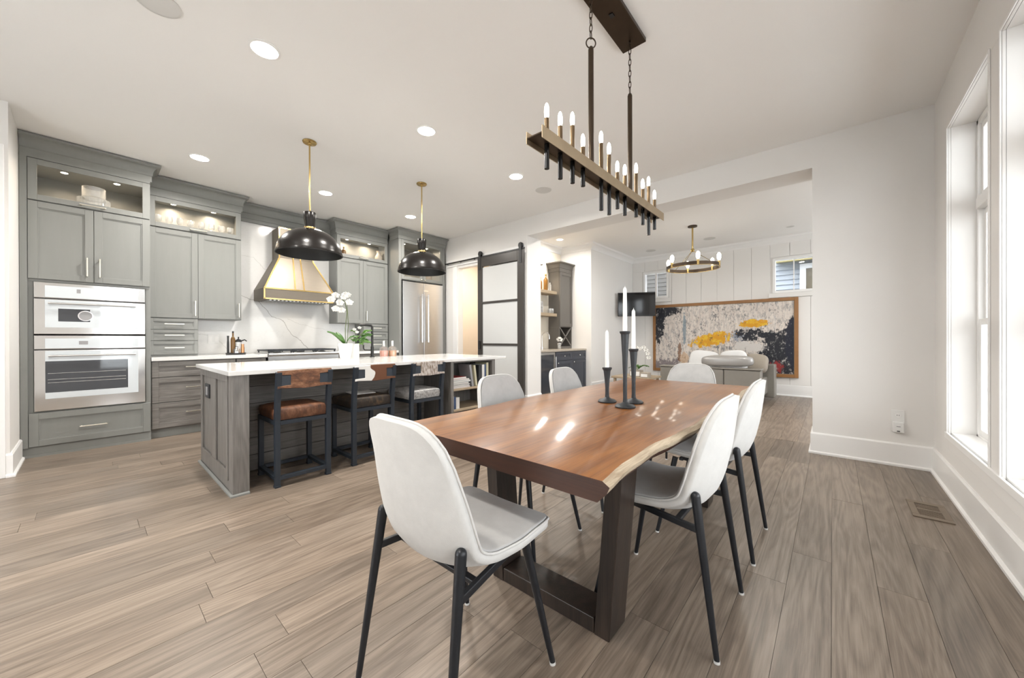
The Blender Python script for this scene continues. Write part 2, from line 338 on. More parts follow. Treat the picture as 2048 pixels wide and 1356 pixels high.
# ------------------------------------------------------------------ mesh builder
class MB:
    def __init__(s): s.v = []; s.f = []
    def add(s, vs, fs):
        n = len(s.v); s.v += [tuple(p) for p in vs]; s.f += [tuple(i + n for i in f) for f in fs]; return s
    def box(s, x0, x1, y0, y1, z0, z1):
        if x0 > x1: x0, x1 = x1, x0
        if y0 > y1: y0, y1 = y1, y0
        if z0 > z1: z0, z1 = z1, z0
        return s.add([(x0, y0, z0), (x1, y0, z0), (x1, y1, z0), (x0, y1, z0), (x0, y0, z1), (x1, y0, z1), (x1, y1, z1), (x0, y1, z1)],
                     [(0, 3, 2, 1), (4, 5, 6, 7), (0, 1, 5, 4), (1, 2, 6, 5), (2, 3, 7, 6), (3, 0, 4, 7)])
    def bar(s, p, q, w, h=None, up=(0, 0, 1), w2=None, h2=None):
        p, q = Vector(p), Vector(q); d = (q - p).normalized(); h = h or w
        u = Vector(up)
        if abs(d.dot(u)) > .98: u = Vector((0, 1, 0))
        a = d.cross(u).normalized(); b = a.cross(d)
        w2 = w2 or w; h2 = h2 or h; vs = []
        for c, ww, hh in ((p, w, h), (q, w2, h2)):
            for i, j in ((-1, -1), (1, -1), (1, 1), (-1, 1)): vs.append(c + a * (i * ww / 2) + b * (j * hh / 2))
        return s.add(vs, [(3, 2, 1, 0), (4, 5, 6, 7), (0, 1, 5, 4), (1, 2, 6, 5), (2, 3, 7, 6), (3, 0, 4, 7)])
    def cyl(s, p, q, r, r2=None, n=16, cap=True):
        p, q = Vector(p), Vector(q); r2 = r if r2 is None else r2
        d = (q - p).normalized(); u = Vector((0, 0, 1)) if abs(d.z) < .9 else Vector((1, 0, 0))
        a = d.cross(u).normalized(); b = d.cross(a)
        vs = [p + (a * cos(2 * pi * i / n) + b * sin(2 * pi * i / n)) * r for i in range(n)]
        vs += [q + (a * cos(2 * pi * i / n) + b * sin(2 * pi * i / n)) * r2 for i in range(n)]
        fs = [(i, (i + 1) % n, n + (i + 1) % n, n + i) for i in range(n)]
        if cap: fs += [tuple(range(n - 1, -1, -1)), tuple(range(n, 2 * n))]
        return s.add(vs, fs)
    def lathe(s, prof, c=(0, 0, 0), n=32, cap=True):
        vs = []; fs = []; m = len(prof)
        for r, z in prof:
            for i in range(n): vs.append((c[0] + r * cos(2 * pi * i / n), c[1] + r * sin(2 * pi * i / n), c[2] + z))
        for k in range(m - 1):
            for i in range(n):
                j = (i + 1) % n; fs.append((k * n + i, k * n + j, (k + 1) * n + j, (k + 1) * n + i))
        if cap:
            if prof[0][0] > 1e-5: fs.append(tuple(range(n - 1, -1, -1)))
            if prof[-1][0] > 1e-5: fs.append(tuple((m - 1) * n + i for i in range(n)))
        return s.add(vs, fs)
    def prism(s, poly, axis, a0, a1):
        def P(u, v, a): return {'x': (a, u, v), 'y': (u, a, v), 'z': (u, v, a)}[axis]
        n = len(poly)
        vs = [P(u, v, a0) for u, v in poly] + [P(u, v, a1) for u, v in poly]
        return s.add(vs, [tuple(range(n - 1, -1, -1)), tuple(range(n, 2 * n))] + [(i, (i + 1) % n, n + (i + 1) % n, n + i) for i in range(n)])
    def hexa(s, a, b):   # two quads of 4 points
        return s.add(list(a) + list(b), [(3, 2, 1, 0), (4, 5, 6, 7), (0, 1, 5, 4), (1, 2, 6, 5), (2, 3, 7, 6), (3, 0, 4, 7)])
    def tube(s, path, r, n=8, closed=False, rs=None):
        P = [Vector(p) for p in path]; m = len(P); vs = []; fs = []; last = None
        for k in range(m):
            if closed: d = P[(k + 1) % m] - P[k - 1]
            else: d = P[min(k + 1, m - 1)] - P[max(k - 1, 0)]
            d.normalize()
            if last is None:
                u = Vector((0, 0, 1)) if abs(d.z) < .9 else Vector((1, 0, 0)); a = d.cross(u).normalized()
            else: a = (last - d * last.dot(d)).normalized()
            last = a; b = d.cross(a); rr = rs[k] if rs else r
            for i in range(n): vs.append(P[k] + (a * cos(2 * pi * i / n) + b * sin(2 * pi * i / n)) * rr)
        for k in range(m if closed else m - 1):
            k2 = (k + 1) % m
            for i in range(n): j = (i + 1) % n; fs.append((k * n + i, k * n + j, k2 * n + j, k2 * n + i))
        if not closed: fs += [tuple(range(n - 1, -1, -1)), tuple((m - 1) * n + i for i in range(n))]
        return s.add(vs, fs)
    def ball(s, c, rx, ry=None, rz=None, n=16, m=10, p=1.0):
        ry = ry or rx; rz = rz or rx
        sg = lambda x: math.copysign(abs(x) ** p, x)
        prof = [(-pi / 2 + pi * k / m) for k in range(m + 1)]; vs = []; fs = []
        for a in prof:
            for i in range(n):
                b = 2 * pi * i / n
                vs.append((c[0] + rx * sg(cos(a)) * sg(cos(b)), c[1] + ry * sg(cos(a)) * sg(sin(b)), c[2] + rz * sg(sin(a))))
        for k in range(m):
            for i in range(n): j = (i + 1) % n; fs.append((k * n + i, k * n + j, (k + 1) * n + j, (k + 1) * n + i))
        return s.add(vs, fs)
    def sweep(s, path, prof, side=1, closed_prof=True):   # path [(x,y)], prof [(out,z)], side: +1 out = left of travel
        m = len(path); n = len(prof); vs = []; fs = []
        P = [Vector(p) for p in path]
        for k in range(m):
            d1 = (P[k] - P[k - 1]).normalized() if k > 0 else None
            d2 = (P[k + 1] - P[k]).normalized() if k < m - 1 else None
            n1 = Vector((-d1.y, d1.x)) * side if d1 else None; n2 = Vector((-d2.y, d2.x)) * side if d2 else None
            if n1 and n2:
                b = n1 + n2; b = b / max(.2, b.dot(n1))
            else: b = n1 or n2
            for o, z in prof: vs.append((P[k].x + b.x * o, P[k].y + b.y * o, z))
        for k in range(m - 1):
            for i in range(n): j = (i + 1) % n; fs.append((k * n + i, k * n + j, (k + 1) * n + j, (k + 1) * n + i))
        fs += [tuple(range(n - 1, -1, -1)), tuple((m - 1) * n + i for i in range(n))]
        return s.add(vs, fs)
    def xf(s, mat):
        s.v = [tuple(mat @ Vector(p)) for p in s.v]; return s
    def build(s, name, mat, parent=None, smooth=None, bevel=0.0, sub=0, seg=2, mat2=None, face2=None):
        me = bpy.data.meshes.new(name); me.from_pydata(s.v, [], s.f)
        bm = bmesh.new(); bm.from_mesh(me); bmesh.ops.recalc_face_normals(bm, faces=bm.faces); bm.to_mesh(me); bm.free()
        me.materials.append(M[mat])
        o = bpy.data.objects.new(name, me); COL.objects.link(o)
        if parent is not None:
            o.parent = parent
            if parent.type == 'EMPTY': o.matrix_parent_inverse = Matrix.LocRotScale(parent.location, parent.rotation_euler, None).inverted()
        if smooth is not None:
            me.shade_smooth()
            if smooth > 0: me.set_sharp_from_angle(angle=radians(smooth))
        if bevel:
            b = o.modifiers.new('bevel', 'BEVEL'); b.width = bevel; b.segments = seg; b.limit_method = 'ANGLE'; b.angle_limit = radians(40)
            b.harden_normals = False
        if sub:
            sb = o.modifiers.new('sub', 'SUBSURF'); sb.levels = sub; sb.render_levels = sub
        return o

def thing(name, label, cat, loc=(0, 0, 0), group=None, rz=0.0):
    o = bpy.data.objects.new(name, None); COL.objects.link(o); o.location = loc; o.rotation_euler = (0, 0, rz)
    o.empty_display_size = .1
    return tag(o, label, cat, group)
def tag(o, label, cat, group=None):
    o['label'] = label; o['category'] = cat
    if group: o['group'] = group
    return o
def struct(o, label=None):
    o['kind'] = 'structure'
    if label: o['label'] = label
    return o
def kids(o): return [c for c in bpy.data.objects if c.parent == o]
def dup(root, loc, rz=0.0, label=None):
    def cp(o, par):
        c = o.copy(); COL.objects.link(c); c.parent = par; c.matrix_parent_inverse = o.matrix_parent_inverse.copy()
        for k in kids(o): cp(k, c)
        return c
    r = cp(root, None); r.location = loc; r.rotation_euler = (0, 0, rz)
    if label: r['label'] = label
    return r
def disk_light(name, loc, r, watts, parent, col=(1, .93, .84), spread=150):
    l = bpy.data.lights.new(name, 'AREA'); l.shape = 'DISK'; l.size = 2 * r; l.energy = watts; l.color = col; l.spread = radians(spread)
    o = bpy.data.objects.new(name, l); COL.objects.link(o); o.location = loc
    if parent is not None:
        o.parent = parent
        if parent.type == 'EMPTY': o.matrix_parent_inverse = Matrix.Translation(parent.location).inverted()
    return o
def point_light(name, loc, r, watts, parent, col=(1, .88, .70)):
    l = bpy.data.lights.new(name, 'POINT'); l.shadow_soft_size = r; l.energy = watts; l.color = col
    o = bpy.data.objects.new(name, l); COL.objects.link(o); o.location = loc
    if parent is not None:
        o.parent = parent
        if parent.type == 'EMPTY': o.matrix_parent_inverse = Matrix.Translation(parent.location).inverted()
    return o
#SECTION_ROOM
# ------------------------------------------------------------------ floor
T = .2
fl = struct(MB().box(XL - T, LRX + T, YB - T, LBY + T, -.15, -.006).build('floor', 'floor_oak'), 'grey brown oak plank floor')
PW = .155
def planks(x0, x1, y0, y1, seed):
    rnd = random.Random(seed); k = 0
    x = x0
    while x < x1 - .01:
        xe = min(x + PW, x1); y = y0 - rnd.uniform(0, 1.6)
        while y < y1:
            L = rnd.choice([1.1, 1.4, 1.8, 2.1]); ye = y + L
            a, b = max(y, y0), min(ye, y1)
            if b - a > .02:
                MB().box(x + .0007, xe - .0007, a + .0008, b - .0008, -.006, rnd.uniform(-.0006, 0)).build('plank', 'floor_oak', fl)
            y = ye
        x = xe
planks(XL + .0, XR, -.55, OPY, 3)
planks(-3.70, .70, OPY, LBY, 5)
st = MB().box(XL, XR, YB, -.551, -.006, 0).box(.701, LRX, OPY, LBY, -.006, 0).box(ALX, -3.701, OPY, ALY, -.006, 0).box(XL, -4.66, OPY, 6.3, -.006, 0).build('plank_field', 'floor_oak', fl)
st['kind'] = 'stuff'

# ------------------------------------------------------------------ ceiling and walls
struct(MB().box(XL - T, LRX + T, YB - T, LBY + T, ZC, ZC + .2).build('ceiling', 'ceiling'), 'smooth off white painted ceiling')
struct(MB().box(XL - T, XL, -.435, OPY, 0, ZC).build('wall_kitchen', 'wall'), 'kitchen wall behind the grey cabinets')
struct(MB().box(XL - T, -5.07, -.62, -.435, 0, ZC).build('wall_return', 'wall'), 'short wall beside the oven tower')
DO0, DO1 = -1.52, -.62
struct(MB().box(-5.25, -5.07, YB - T, DO0, 0, ZC).box(-5.25, -5.07, DO0, DO1, 2.58, ZC).build('wall_left', 'wall'), 'wall with white door casing at the picture edge')
d1 = thing('door_1', 'white panelled door in the wall at the picture edge', 'door', (-5.1, -1.03, 0)); d1['kind'] = 'structure'
MB().box(-5.17, -5.13, DO0, DO1, 0, 2.58).build('door_leaf', 'trim', d1)
MB().box(-5.069, -5.047, DO1 + .0, -.455, 0, 2.70).box(-5.069, -5.047, DO0 - .12, DO0, 0, 2.70).box(-5.069, -5.047, DO0, DO1, 2.58, 2.70).build('casing', 'trim', d1, bevel=.003)
# window wall
WIN = [(3.128, 4.06), (2.0, 2.942), (.88, 1.82), (.08, .70)]
WZ0, WZ1 = .412, 2.62
wr = MB().box(XR, XR + T, YB - T, YF + .3, 0, WZ0).box(XR, XR + T, YB - T, YF + .3, WZ1, ZC)
edges = sorted([YB - T, YF + .3] + [e for w in WIN for e in w])
for a, b in zip(edges[0::2], edges[1::2]): wr.box(XR, XR + T, a, b, WZ0, WZ1)
struct(wr.build('wall_right', 'wall'), 'long wall with tall white windows')
for i, (a, b) in enumerate(WIN):
    w = thing('window_%d' % (i + 1), ['tall white window nearest the far corner', 'second tall white window from the far corner', 'third tall white window from the far corner', 'narrow white window farthest from the corner'][i], 'window', (XR, (a + b) / 2, WZ0)); w['kind'] = 'structure'
    xg = XR + .115; fr = .035
    MB().box(xg, xg + .07, a, a + fr, WZ0, WZ1).box(xg, xg + .07, b - fr, b, WZ0, WZ1).box(xg, xg + .07, a, b, WZ0, WZ0 + fr).box(xg, xg + .07, a, b, WZ1 - fr, WZ1).build('frame', 'trim', w, bevel=.003)
    MB().box(xg - .01, xg + .07, a + fr, b - fr, 2.0, 2.075).build('transom_bar', 'trim', w, bevel=.003)
    MB().box(XR + .001, xg, a, b, WZ0 - .0, WZ0 + .022).build('sill', 'trim', w, bevel=.003)
    for z0, z1, dx in ((WZ0 + fr, 1.245, .0), (1.21, 2.0, .022), (2.075, WZ1 - fr, .01)):
        sw = .04
        sa = MB().box(xg + dx + .005, xg + dx + .035, a + fr, a + fr + sw, z0, z1).box(xg + dx + .005, xg + dx + .035, b - fr - sw, b - fr, z0, z1)
        sa.box(xg + dx + .005, xg + dx + .035, a + fr + sw, b - fr - sw, z0, z0 + sw).box(xg + dx + .005, xg + dx + .035, a + fr + sw, b - fr - sw, z1 - sw, z1)
        so = sa.build('sash', 'trim', w, bevel=.002)
        MB().box(xg + dx + .018, xg + dx + .022, a + fr + sw, b - fr - sw, z0 + sw, z1 - sw).build('pane', 'window_glass', so)
    portal('window_portal', (XR + .25, (a + b) / 2, (WZ0 + WZ1) / 2), WZ1 - WZ0, b - a, (0, radians(90), 0))
cs = MB()
for a, b in ((4.06, 4.15), (1.91, 2.0)): cs.box(XR - .014, XR - .001, a, b, WZ0 - .10, WZ1 + .10)
cs.box(XR - .014, XR - .001, 2.0, 4.06, WZ1, WZ1 + .10).box(XR - .014, XR - .001, 2.0, 4.06, WZ0 - .10, WZ0).box(XR - .014, XR - .001, 2.942, 3.128, WZ0, WZ1)
struct(cs.build('trim_1', 'wall', bevel=.002), 'flat casing around the pair of tall windows')
ed = MB()
for a, b in ((2.0, 2.942), (3.128, 4.06)):
    ed.box(XR - .022, XR - .0145, a - .016, a - .001, WZ0, WZ1 + .016).box(XR - .022, XR - .0145, b + .001, b + .016, WZ0, WZ1 + .016).box(XR - .022, XR - .0145, a, b, WZ1 + .001, WZ1 + .016)
ed.box(XR - .028, XR - .0145, 1.97, 4.09, WZ0 - .018, WZ0 + .022)
struct(ed.build('trim_2', 'trim', bevel=.002), 'bright white edging and stool of the tall windows')
# wall behind the camera with an invented glazed opening added for daylight
B0, B1 = -3.5, -1.3
struct(MB().box(-5.07, B0, YB - T, YB, 0, ZC).box(B1, XR, YB - T, YB, 0, ZC).box(B0, B1, YB - T, YB, 2.5, ZC).build('wall_back', 'wall'), 'wall behind the viewer')
w5 = thing('window_5', 'wide glazed patio doors behind the viewer', 'window', (-2.35, YB, 0)); w5['kind'] = 'structure'
n = 2; ww = (B1 - B0) / n
for k in range(n):
    a, b = B0 + k * ww, B0 + (k + 1) * ww
    s1 = MB().box(a, a + .06, YB - .12, YB - .06, 0, 2.5).box(b - .06, b, YB - .12, YB - .06, 0, 2.5).box(a + .06, b - .06, YB - .12, YB - .06, 0, .1).box(a + .06, b - .06, YB - .12, YB - .06, 2.42, 2.5).build('sash', 'trim', w5)
    MB().box(a + .06, b - .06, YB - .095, YB - .085, .1, 2.42).build('pane', 'window_glass', s1)
portal('window_portal', ((B0 + B1) / 2, YB - .25, 1.25), B1 - B0, 2.5, (radians(90), 0, 0))
# far wall: doorway to the pantry, pier, beam, right pier
PD0, PD1, PDT = -5.41, -4.55, 2.47
struct(MB().box(XL, PD0, YF, YF + .12, 0, ZC).box(PD0, PD1, YF, YF + .12, PDT, ZC).box(PD1, ALX, YF, YF + .12, 0, ZC)
       .box(ALX, OPL, YF, OPY, 0, ZC).build('wall_far', 'wall'), 'far wall carrying the sliding barn door')
struct(MB().box(OPL, OPR, YF, OPY, OPT, ZC).build('wall_header', 'wall'), 'painted beam over the wide opening')
struct(MB().box(OPR, XR, YF, OPY, 0, ZC).build('wall_pier', 'wall'), 'plain wall between the opening and the windows')
# pantry
struct(MB().box(XL, -4.62, 6.3, 6.4, 0, ZC).box(-4.62, ALX, YF + .12, ALY + .2, 0, ZC).box(XL - T, XL, OPY, 6.4, 0, ZC).build('wall_pantry', 'beige'), 'beige pantry wall seen past the barn door')
MB()
# living room walls
struct(MB().box(LLX - .9, LLX, ALY, LBY + T, 0, ZC).build('wall_living_left', 'wall'), 'living room wall beside the wet bar')
V1 = (-3.45, -2.86, 2.05, 2.69); V2 = (-.89, -.23, 1.985, 2.665)
lw = MB().box(LLX, LRX + T, LBY, LBY + T, 0, 1.985).box(LLX, LRX + T, LBY, LBY + T, 2.69, ZC)
lw.box(LLX, V1[0], LBY, LBY + T, 1.985, 2.69).box(V1[0], V1[1], LBY, LBY + T, 1.985, 2.05).box(V1[1], V2[0], LBY, LBY + T, 1.985, 2.69).box(V2[0], V2[1], LBY, LBY + T, 2.665, 2.69).box(V2[1], LRX + T, LBY, LBY + T, 1.985, 2.69)
wb = struct(lw.build('wall_living_back', 'wall'), 'living room end wall lined with vertical boards')
x = LLX; bw = .31
while x < 1.0:
    xe = min(x + bw, 1.0)
    segs = [(.21, 2.95)]
    for (a, b, z0, z1) in (V1, V2):
        z0 -= .10; z1 += .02; a -= .02; b += .02
        if xe > a and x < b:
            segs = [(.21, z0), (z1, 2.95)]
            if x < a - .03: MB().box(x + .002, a, LBY - .014, LBY - .0005, z0, z1).build('board', 'wall', wb)
            if xe > b + .03: MB().box(b, xe - .002, LBY - .014, LBY - .0005, z0, z1).build('board', 'wall', wb)
    for z0, z1 in segs: MB().box(x + .002, xe - .002, LBY - .014, LBY - .0005, z0, z1).build('board', 'wall', wb, bevel=.003, seg=1)
    x = xe
struct(MB().box(LRX, LRX + T, OPY, LBY, 0, .5).box(LRX, LRX + T, OPY, LBY, 2.65, ZC).box(LRX, LRX + T, OPY, 5.4, .5, 2.65).box(LRX, LRX + T, 8.4, LBY, .5, 2.65).build('wall_living_right', 'wall'), 'living room wall out of view, opened for the added window')
struct(MB().box(XR, LRX + T, YF + .1, OPY, 0, ZC).build('wall_living_near', 'wall'), 'living room wall behind the pier')
w6 = thing('window_6', 'wide living room window out of view', 'window', (LRX, 6.9, .5)); w6['kind'] = 'structure'  # invented window, never in view, added to give the living room light
for k in range(3):
    a, b = 5.4 + k, 6.4 + k
    s1 = MB().box(LRX + .05, LRX + .1, a, a + .05, .5, 2.65).box(LRX + .05, LRX + .1, b - .05, b, .5, 2.65).box(LRX + .05, LRX + .1, a + .05, b - .05, .5, .56).box(LRX + .05, LRX + .1, a + .05, b - .05, 2.59, 2.65).build('sash', 'trim', w6)
    MB().box(LRX + .07, LRX + .08, a + .05, b - .05, .56, 2.59).build('pane', 'window_glass', s1)
portal('window_portal', (LRX + .25, 6.9, 1.575), 2.15, 3.0, (0, radians(90), 0))
for i, (a, b, z0, z1) in enumerate((V1, V2)):
    w = thing('window_%d' % (7 + i), ['small high awning window above the television', 'small high window above the painting corner'][i], 'window', ((a + b) / 2, LBY, z0)); w['kind'] = 'structure'
    fo = .045
    MB().box(a, a + fo, LBY - .02, LBY + .1, z0, z1).box(b - fo, b, LBY - .02, LBY + .1, z0, z1).box(a + fo, b - fo, LBY - .02, LBY + .1, z0, z0 + fo).box(a + fo, b - fo, LBY - .02, LBY + .1, z1 - fo, z1).build('frame', 'trim', w, bevel=.003)
    MB().box(a - .06, b + .06, LBY - .035, LBY - .015, z0 - .09, z0 - .002).build('apron', 'wall', w, bevel=.003)
    MB().box(a + fo, b - fo, LBY + .04, LBY + .046, z0 + fo, z1 - fo).build('pane', 'window_glass', w)
    if i == 0: MB().box((a + b) / 2 - .02, (a + b) / 2 + .02, LBY + .02, LBY + .06, z0 + fo, z1 - fo).build('mullion', 'trim', w)
    else: MB().box((a + b) / 2 - .008, (a + b) / 2 + .008, LBY + .02, LBY + .06, z0 + fo, z1 - fo).build('mullion', 'trim', w)

# baseboards and crown of the setting
bp = lambda h, d=.016: [(0, 0), (d + .014, 0), (d + .014, .016), (d, .026), (d, h - .012), (d - .008, h), (0, h)]
struct(MB().sweep([(XR, YB), (XR, YF), (OPR, YF), (OPR, OPY)], bp(.20), 1).build('baseboard_right', 'trim'), 'white baseboard under the windows and pier')
struct(MB().sweep([(OPL, OPY), (OPL, YF), (-3.76, YF)], bp(.20), 1).build('baseboard_pier', 'trim'))
struct(MB().sweep([(-5.07, -.454), (-5.07, -.435), (-5.70, -.435)], bp(.19), -1).build('baseboard_left', 'trim'))
struct(MB().sweep([(1.0, LBY - .0), (LLX, LBY - .0), (LLX, ALY)], bp(.215), 1).build('baseboard_living', 'trim'))
cr = [(0, ZC - .13), (.012, ZC - .13), (.016, ZC - .105), (.03, ZC - .09), (.075, ZC - .035), (.09, ZC - .03), (.095, ZC - .012), (.11, ZC), (0, ZC)]
struct(MB().sweep([(1.0, LBY), (LLX, LBY), (LLX, ALY), (ALX, ALY), (ALX, OPY)], cr, 1).build('trim_3', 'trim', smooth=50), 'white crown moulding of the living room')
# outside
struct(MB().box(-30, 30, -30, 40, -.8, -.5).build('ground_outside', 'patio'), 'pale ground outside the windows')
nh = thing('neighbour_house', 'neighbouring house with lap siding seen through the high living room windows', 'house', (-2, 11.6, -.5))
MB().box(-9, 3.2, 11.75, 14, -.5, 5.2).build('wall_core', 'siding_grey', nh)
for k in range(26):
    z = 1.6 + k * .125
    MB().prism([(11.75, z), (11.75, z + .125), (11.738, z + .125), (11.72, z)], 'x', -6.5, -2.2).build('siding_board', 'siding_grey', nh)
    MB().prism([(11.75, z), (11.75, z + .125), (11.738, z + .125), (11.70, z)], 'x', -2.1, .2).build('siding_board', 'siding_white', nh)
MB().box(-2.25, -2.05, 11.68, 11.78, -.5, 4.9).build('corner_board', 'house_trim', nh)
MB().hexa([(-1.1, 11.2, 2.98), (1.4, 11.2, 2.98), (1.4, 11.8, 3.05), (-1.1, 11.8, 3.05)], [(-1.1, 11.2, 3.22), (1.4, 11.2, 3.22), (1.4, 11.8, 3.3), (-1.1, 11.8, 3.3)]).build('eave', 'eave_yellow', nh)
hw = MB().box(-.62, -.50, 11.62, 11.74, 2.0, 2.95).box(.28, .40, 11.62, 11.74, 2.0, 2.95).box(-.5, .28, 11.62, 11.74, 2.83, 2.95).box(-.5, .28, 11.62, 11.74, 2.0, 2.12).build('window_frame', 'house_trim', nh)
MB().box(-.5, .28, 11.66, 11.70, 2.12, 2.83).build('window_pane', 'dark_window', nh)
# ------------------------------------------------------------------ cabinet helpers (fronts face +x)
def shaker(parent, name, xf, y0, y1, z0, z1, mat, handle=None, t=.021, fr=.058, hm='handle', pmat=None):
    g = .0018; y0 += g; y1 -= g; z0 += g; z1 -= g
    b = MB().box(xf, xf + t, y0, y0 + fr, z0, z1).box(xf, xf + t, y1 - fr, y1, z0, z1).box(xf, xf + t, y0 + fr, y1 - fr, z0, z0 + fr).box(xf, xf + t, y0 + fr, y1 - fr, z1 - fr, z1)
    d = b.build(name, mat, parent, bevel=.0015, seg=1)
    i0, i1, j0, j1 = y0 + fr, y1 - fr, z0 + fr, z1 - fr; r = .009
    p = MB().box(xf, xf + t - .012, i0, i1, j0, j1)
    for q in ((i0, i0 + r, j0, j1), (i1 - r, i1, j0, j1), (i0 + r, i1 - r, j0, j0 + r), (i0 + r, i1 - r, j1 - r, j1)): p.box(xf + t - .012, xf + t - .006, *q)
    p.build('panel', pmat or mat, d)
    if handle: pull(d, xf + t, handle, hm)
    return d
def pull(parent, x, h, mat='handle'):
    y, z, L, o = h
    m = MB(); r = .0065
    if o == 'v': a, b = (y, z - L / 2), (y, z + L / 2)
    else: a, b = (y - L / 2, z), (y + L / 2, z)
    m.bar((x + .030, a[0], a[1]), (x + .030, b[0], b[1]), .013, .010)
    for e, s in ((a, 1), (b, -1)):
        yy, zz = (e[0], e[1] + .012 * s) if o == 'v' else (e[0] + .012 * s, e[1])
        m.bar((x, yy, zz), (x + .031, yy, zz), .011)
    return m.build('handle', mat, parent, bevel=.002)
def glass_door(parent, xf, y0, y1, z0, z1, mat, handle=None, fr=.055, t=.021):
    g = .0018; y0 += g; y1 -= g; z0 += g; z1 -= g
    d = MB().box(xf, xf + t, y0, y0 + fr, z0, z1).box(xf, xf + t, y1 - fr, y1, z0, z1).box(xf, xf + t, y0 + fr, y1 - fr, z0, z0 + fr).box(xf, xf + t, y0 + fr, y1 - fr, z1 - fr, z1).build('glass_door', mat, parent, bevel=.0015, seg=1)
    MB().box(xf + .006, xf + .009, y0 + fr, y1 - fr, z0 + fr, z1 - fr).build('pane', 'cabinet_glass', d)
    if handle: pull(d, xf + t, handle)
    return d
def show_box(parent, x0, xf, y0, y1, z0, z1, mat, lights, back=True, t=.018):
    b = MB().box(x0, xf, y0, y0 + t, z0, z1).box(x0, xf, y1 - t, y1, z0, z1).box(x0, xf, y0 + t, y1 - t, z0, z0 + t).box(x0, xf, y0 + t, y1 - t, z1 - t, z1).box(x0, x0 + .012, y0 + t, y1 - t, z0 + t, z1 - t)
    o = b.build('display_box', mat, parent)
    for (px, py) in lights:
        MB().lathe([(.0, -.001), (.026, -.001), (.032, -.006), (.034, -.010), (.034, 0)], (px, py, z1 - t), 20).build('puck_rim', 'chrome', o, smooth=40)
        MB().lathe([(.024, -.011), (.024, -.0105)], (px, py, z1 - t), 20).build('puck_light', 'glow_warm', o)
        disk_light('puck_glow', (px, py, z1 - t - .0125), .022, 1.2, parent, (1, .80, .58), 160)
    return o
def crown(parent, path, z0, z1, mat, side, proj=.085):
    h = z1 - z0
    pr = [(0, z0), (.014, z0), (.014, z0 + .34 * h), (.022, z0 + .38 * h)]
    for k in range(7):
        a = k / 6 * pi / 2; pr.append((.022 + (proj - .03) * (1 - cos(a)), z0 + .40 * h + .46 * h * sin(a)))
    pr += [(proj, z0 + .90 * h), (proj, z1), (0, z1)]
    return MB().sweep(path, pr, side).build('crown', mat, parent, smooth=35)
PG = 'paint_grey'; UX = -6.065
CT = 3.05   # crown top

# ------------------------------------------------------------------ oven tower
TX = -5.725; TY0, TY1 = -.432, .442
ot = thing('oven_tower', 'tall grey oven cabinet with glass top door, double doors and bottom drawer', 'cabinet', (XL + .3, 0, 0))
MB().box(XL + .002, TX, TY0, TY1, .095, .428).box(XL + .002, TX, TY0, TY1, 1.675, 2.44).box(XL + .002, TX, TY0, -.355, .428, 1.675).box(XL + .002, TX, .402, TY1, .428, 1.675).box(XL + .002, XL + .1, -.355, .402, .428, 1.675).box(XL + .002, TX - .001, TY0, TY1, 2.86, 3.03).build('body', PG, ot, bevel=.001, seg=1)
MB().box(TX, TX + .02, TY0, -.388, .095, 2.87).build('filler', PG, ot)
MB().box(TX - .03, TX, TY0, TY1, 0, .0945).box(TX - .001, TX + .012, TY0, TY1, 0, .02).build('toe_kick', PG, ot)
show_box(ot, XL + .01, TX, -.40, TY1, 2.441, 2.859, PG, [(-5.95, -.17), (-5.95, .20)])
MB().box(TX, TX + .02, -.388, TY1, 2.845, 2.88).build('top_rail', PG, ot)
glass_door(ot, TX, -.386, .438, 2.447, 2.842, PG, (.022, 2.475, .18, 'h'))
shaker(ot, 'door', TX, -.386, .027, 1.70, 2.44, PG, (-.018, 1.85, .19, 'v'))
shaker(ot, 'door', TX, .027, .438, 1.70, 2.44, PG, (.068, 1.85, .19, 'v'))
shaker(ot, 'drawer', TX, -.386, .438, .10, .418, PG, (.022, .25, .19, 'h'))
crown(ot, [(TX, TY0 + .0), (TX, TY1), (UX + .082, TY1)], 2.865, CT, PG, -1)
# glass stand on the top shelf of the tower
gs = thing('glass_cake_stand', 'tiered clear glass dish stack behind the oven tower glass door', 'glassware', (-5.90, .03, 2.4605))
def bowl(r, h, t=.006): return [(0.0, 0), (r * .75, 0), (r, h * .12), (r, h), (r - t, h), (r - t, h * .16), (r * .7, t), (0, t)]
MB().lathe(bowl(.16, .03), (-5.90, .03, 2.4605), 32).build('plate', 'clear_glass', gs, smooth=40)
MB().lathe(bowl(.115, .13), (-5.90, .03, 2.47), 24).build('lower_bowl', 'clear_glass', gs, smooth=40)
MB().lathe(bowl(.085, .12), (-5.90, .03, 2.60), 24).build('upper_bowl', 'clear_glass', gs, smooth=40)
rb = MB()
for k in range(24):
    a = 2 * pi * k / 24; rb.cyl((-5.90 + .117 * cos(a), .03 + .117 * sin(a), 2.49), (-5.90 + .117 * cos(a), .03 + .117 * sin(a), 2.60), .003, n=5)
rb.build('rib', 'clear_glass', gs)

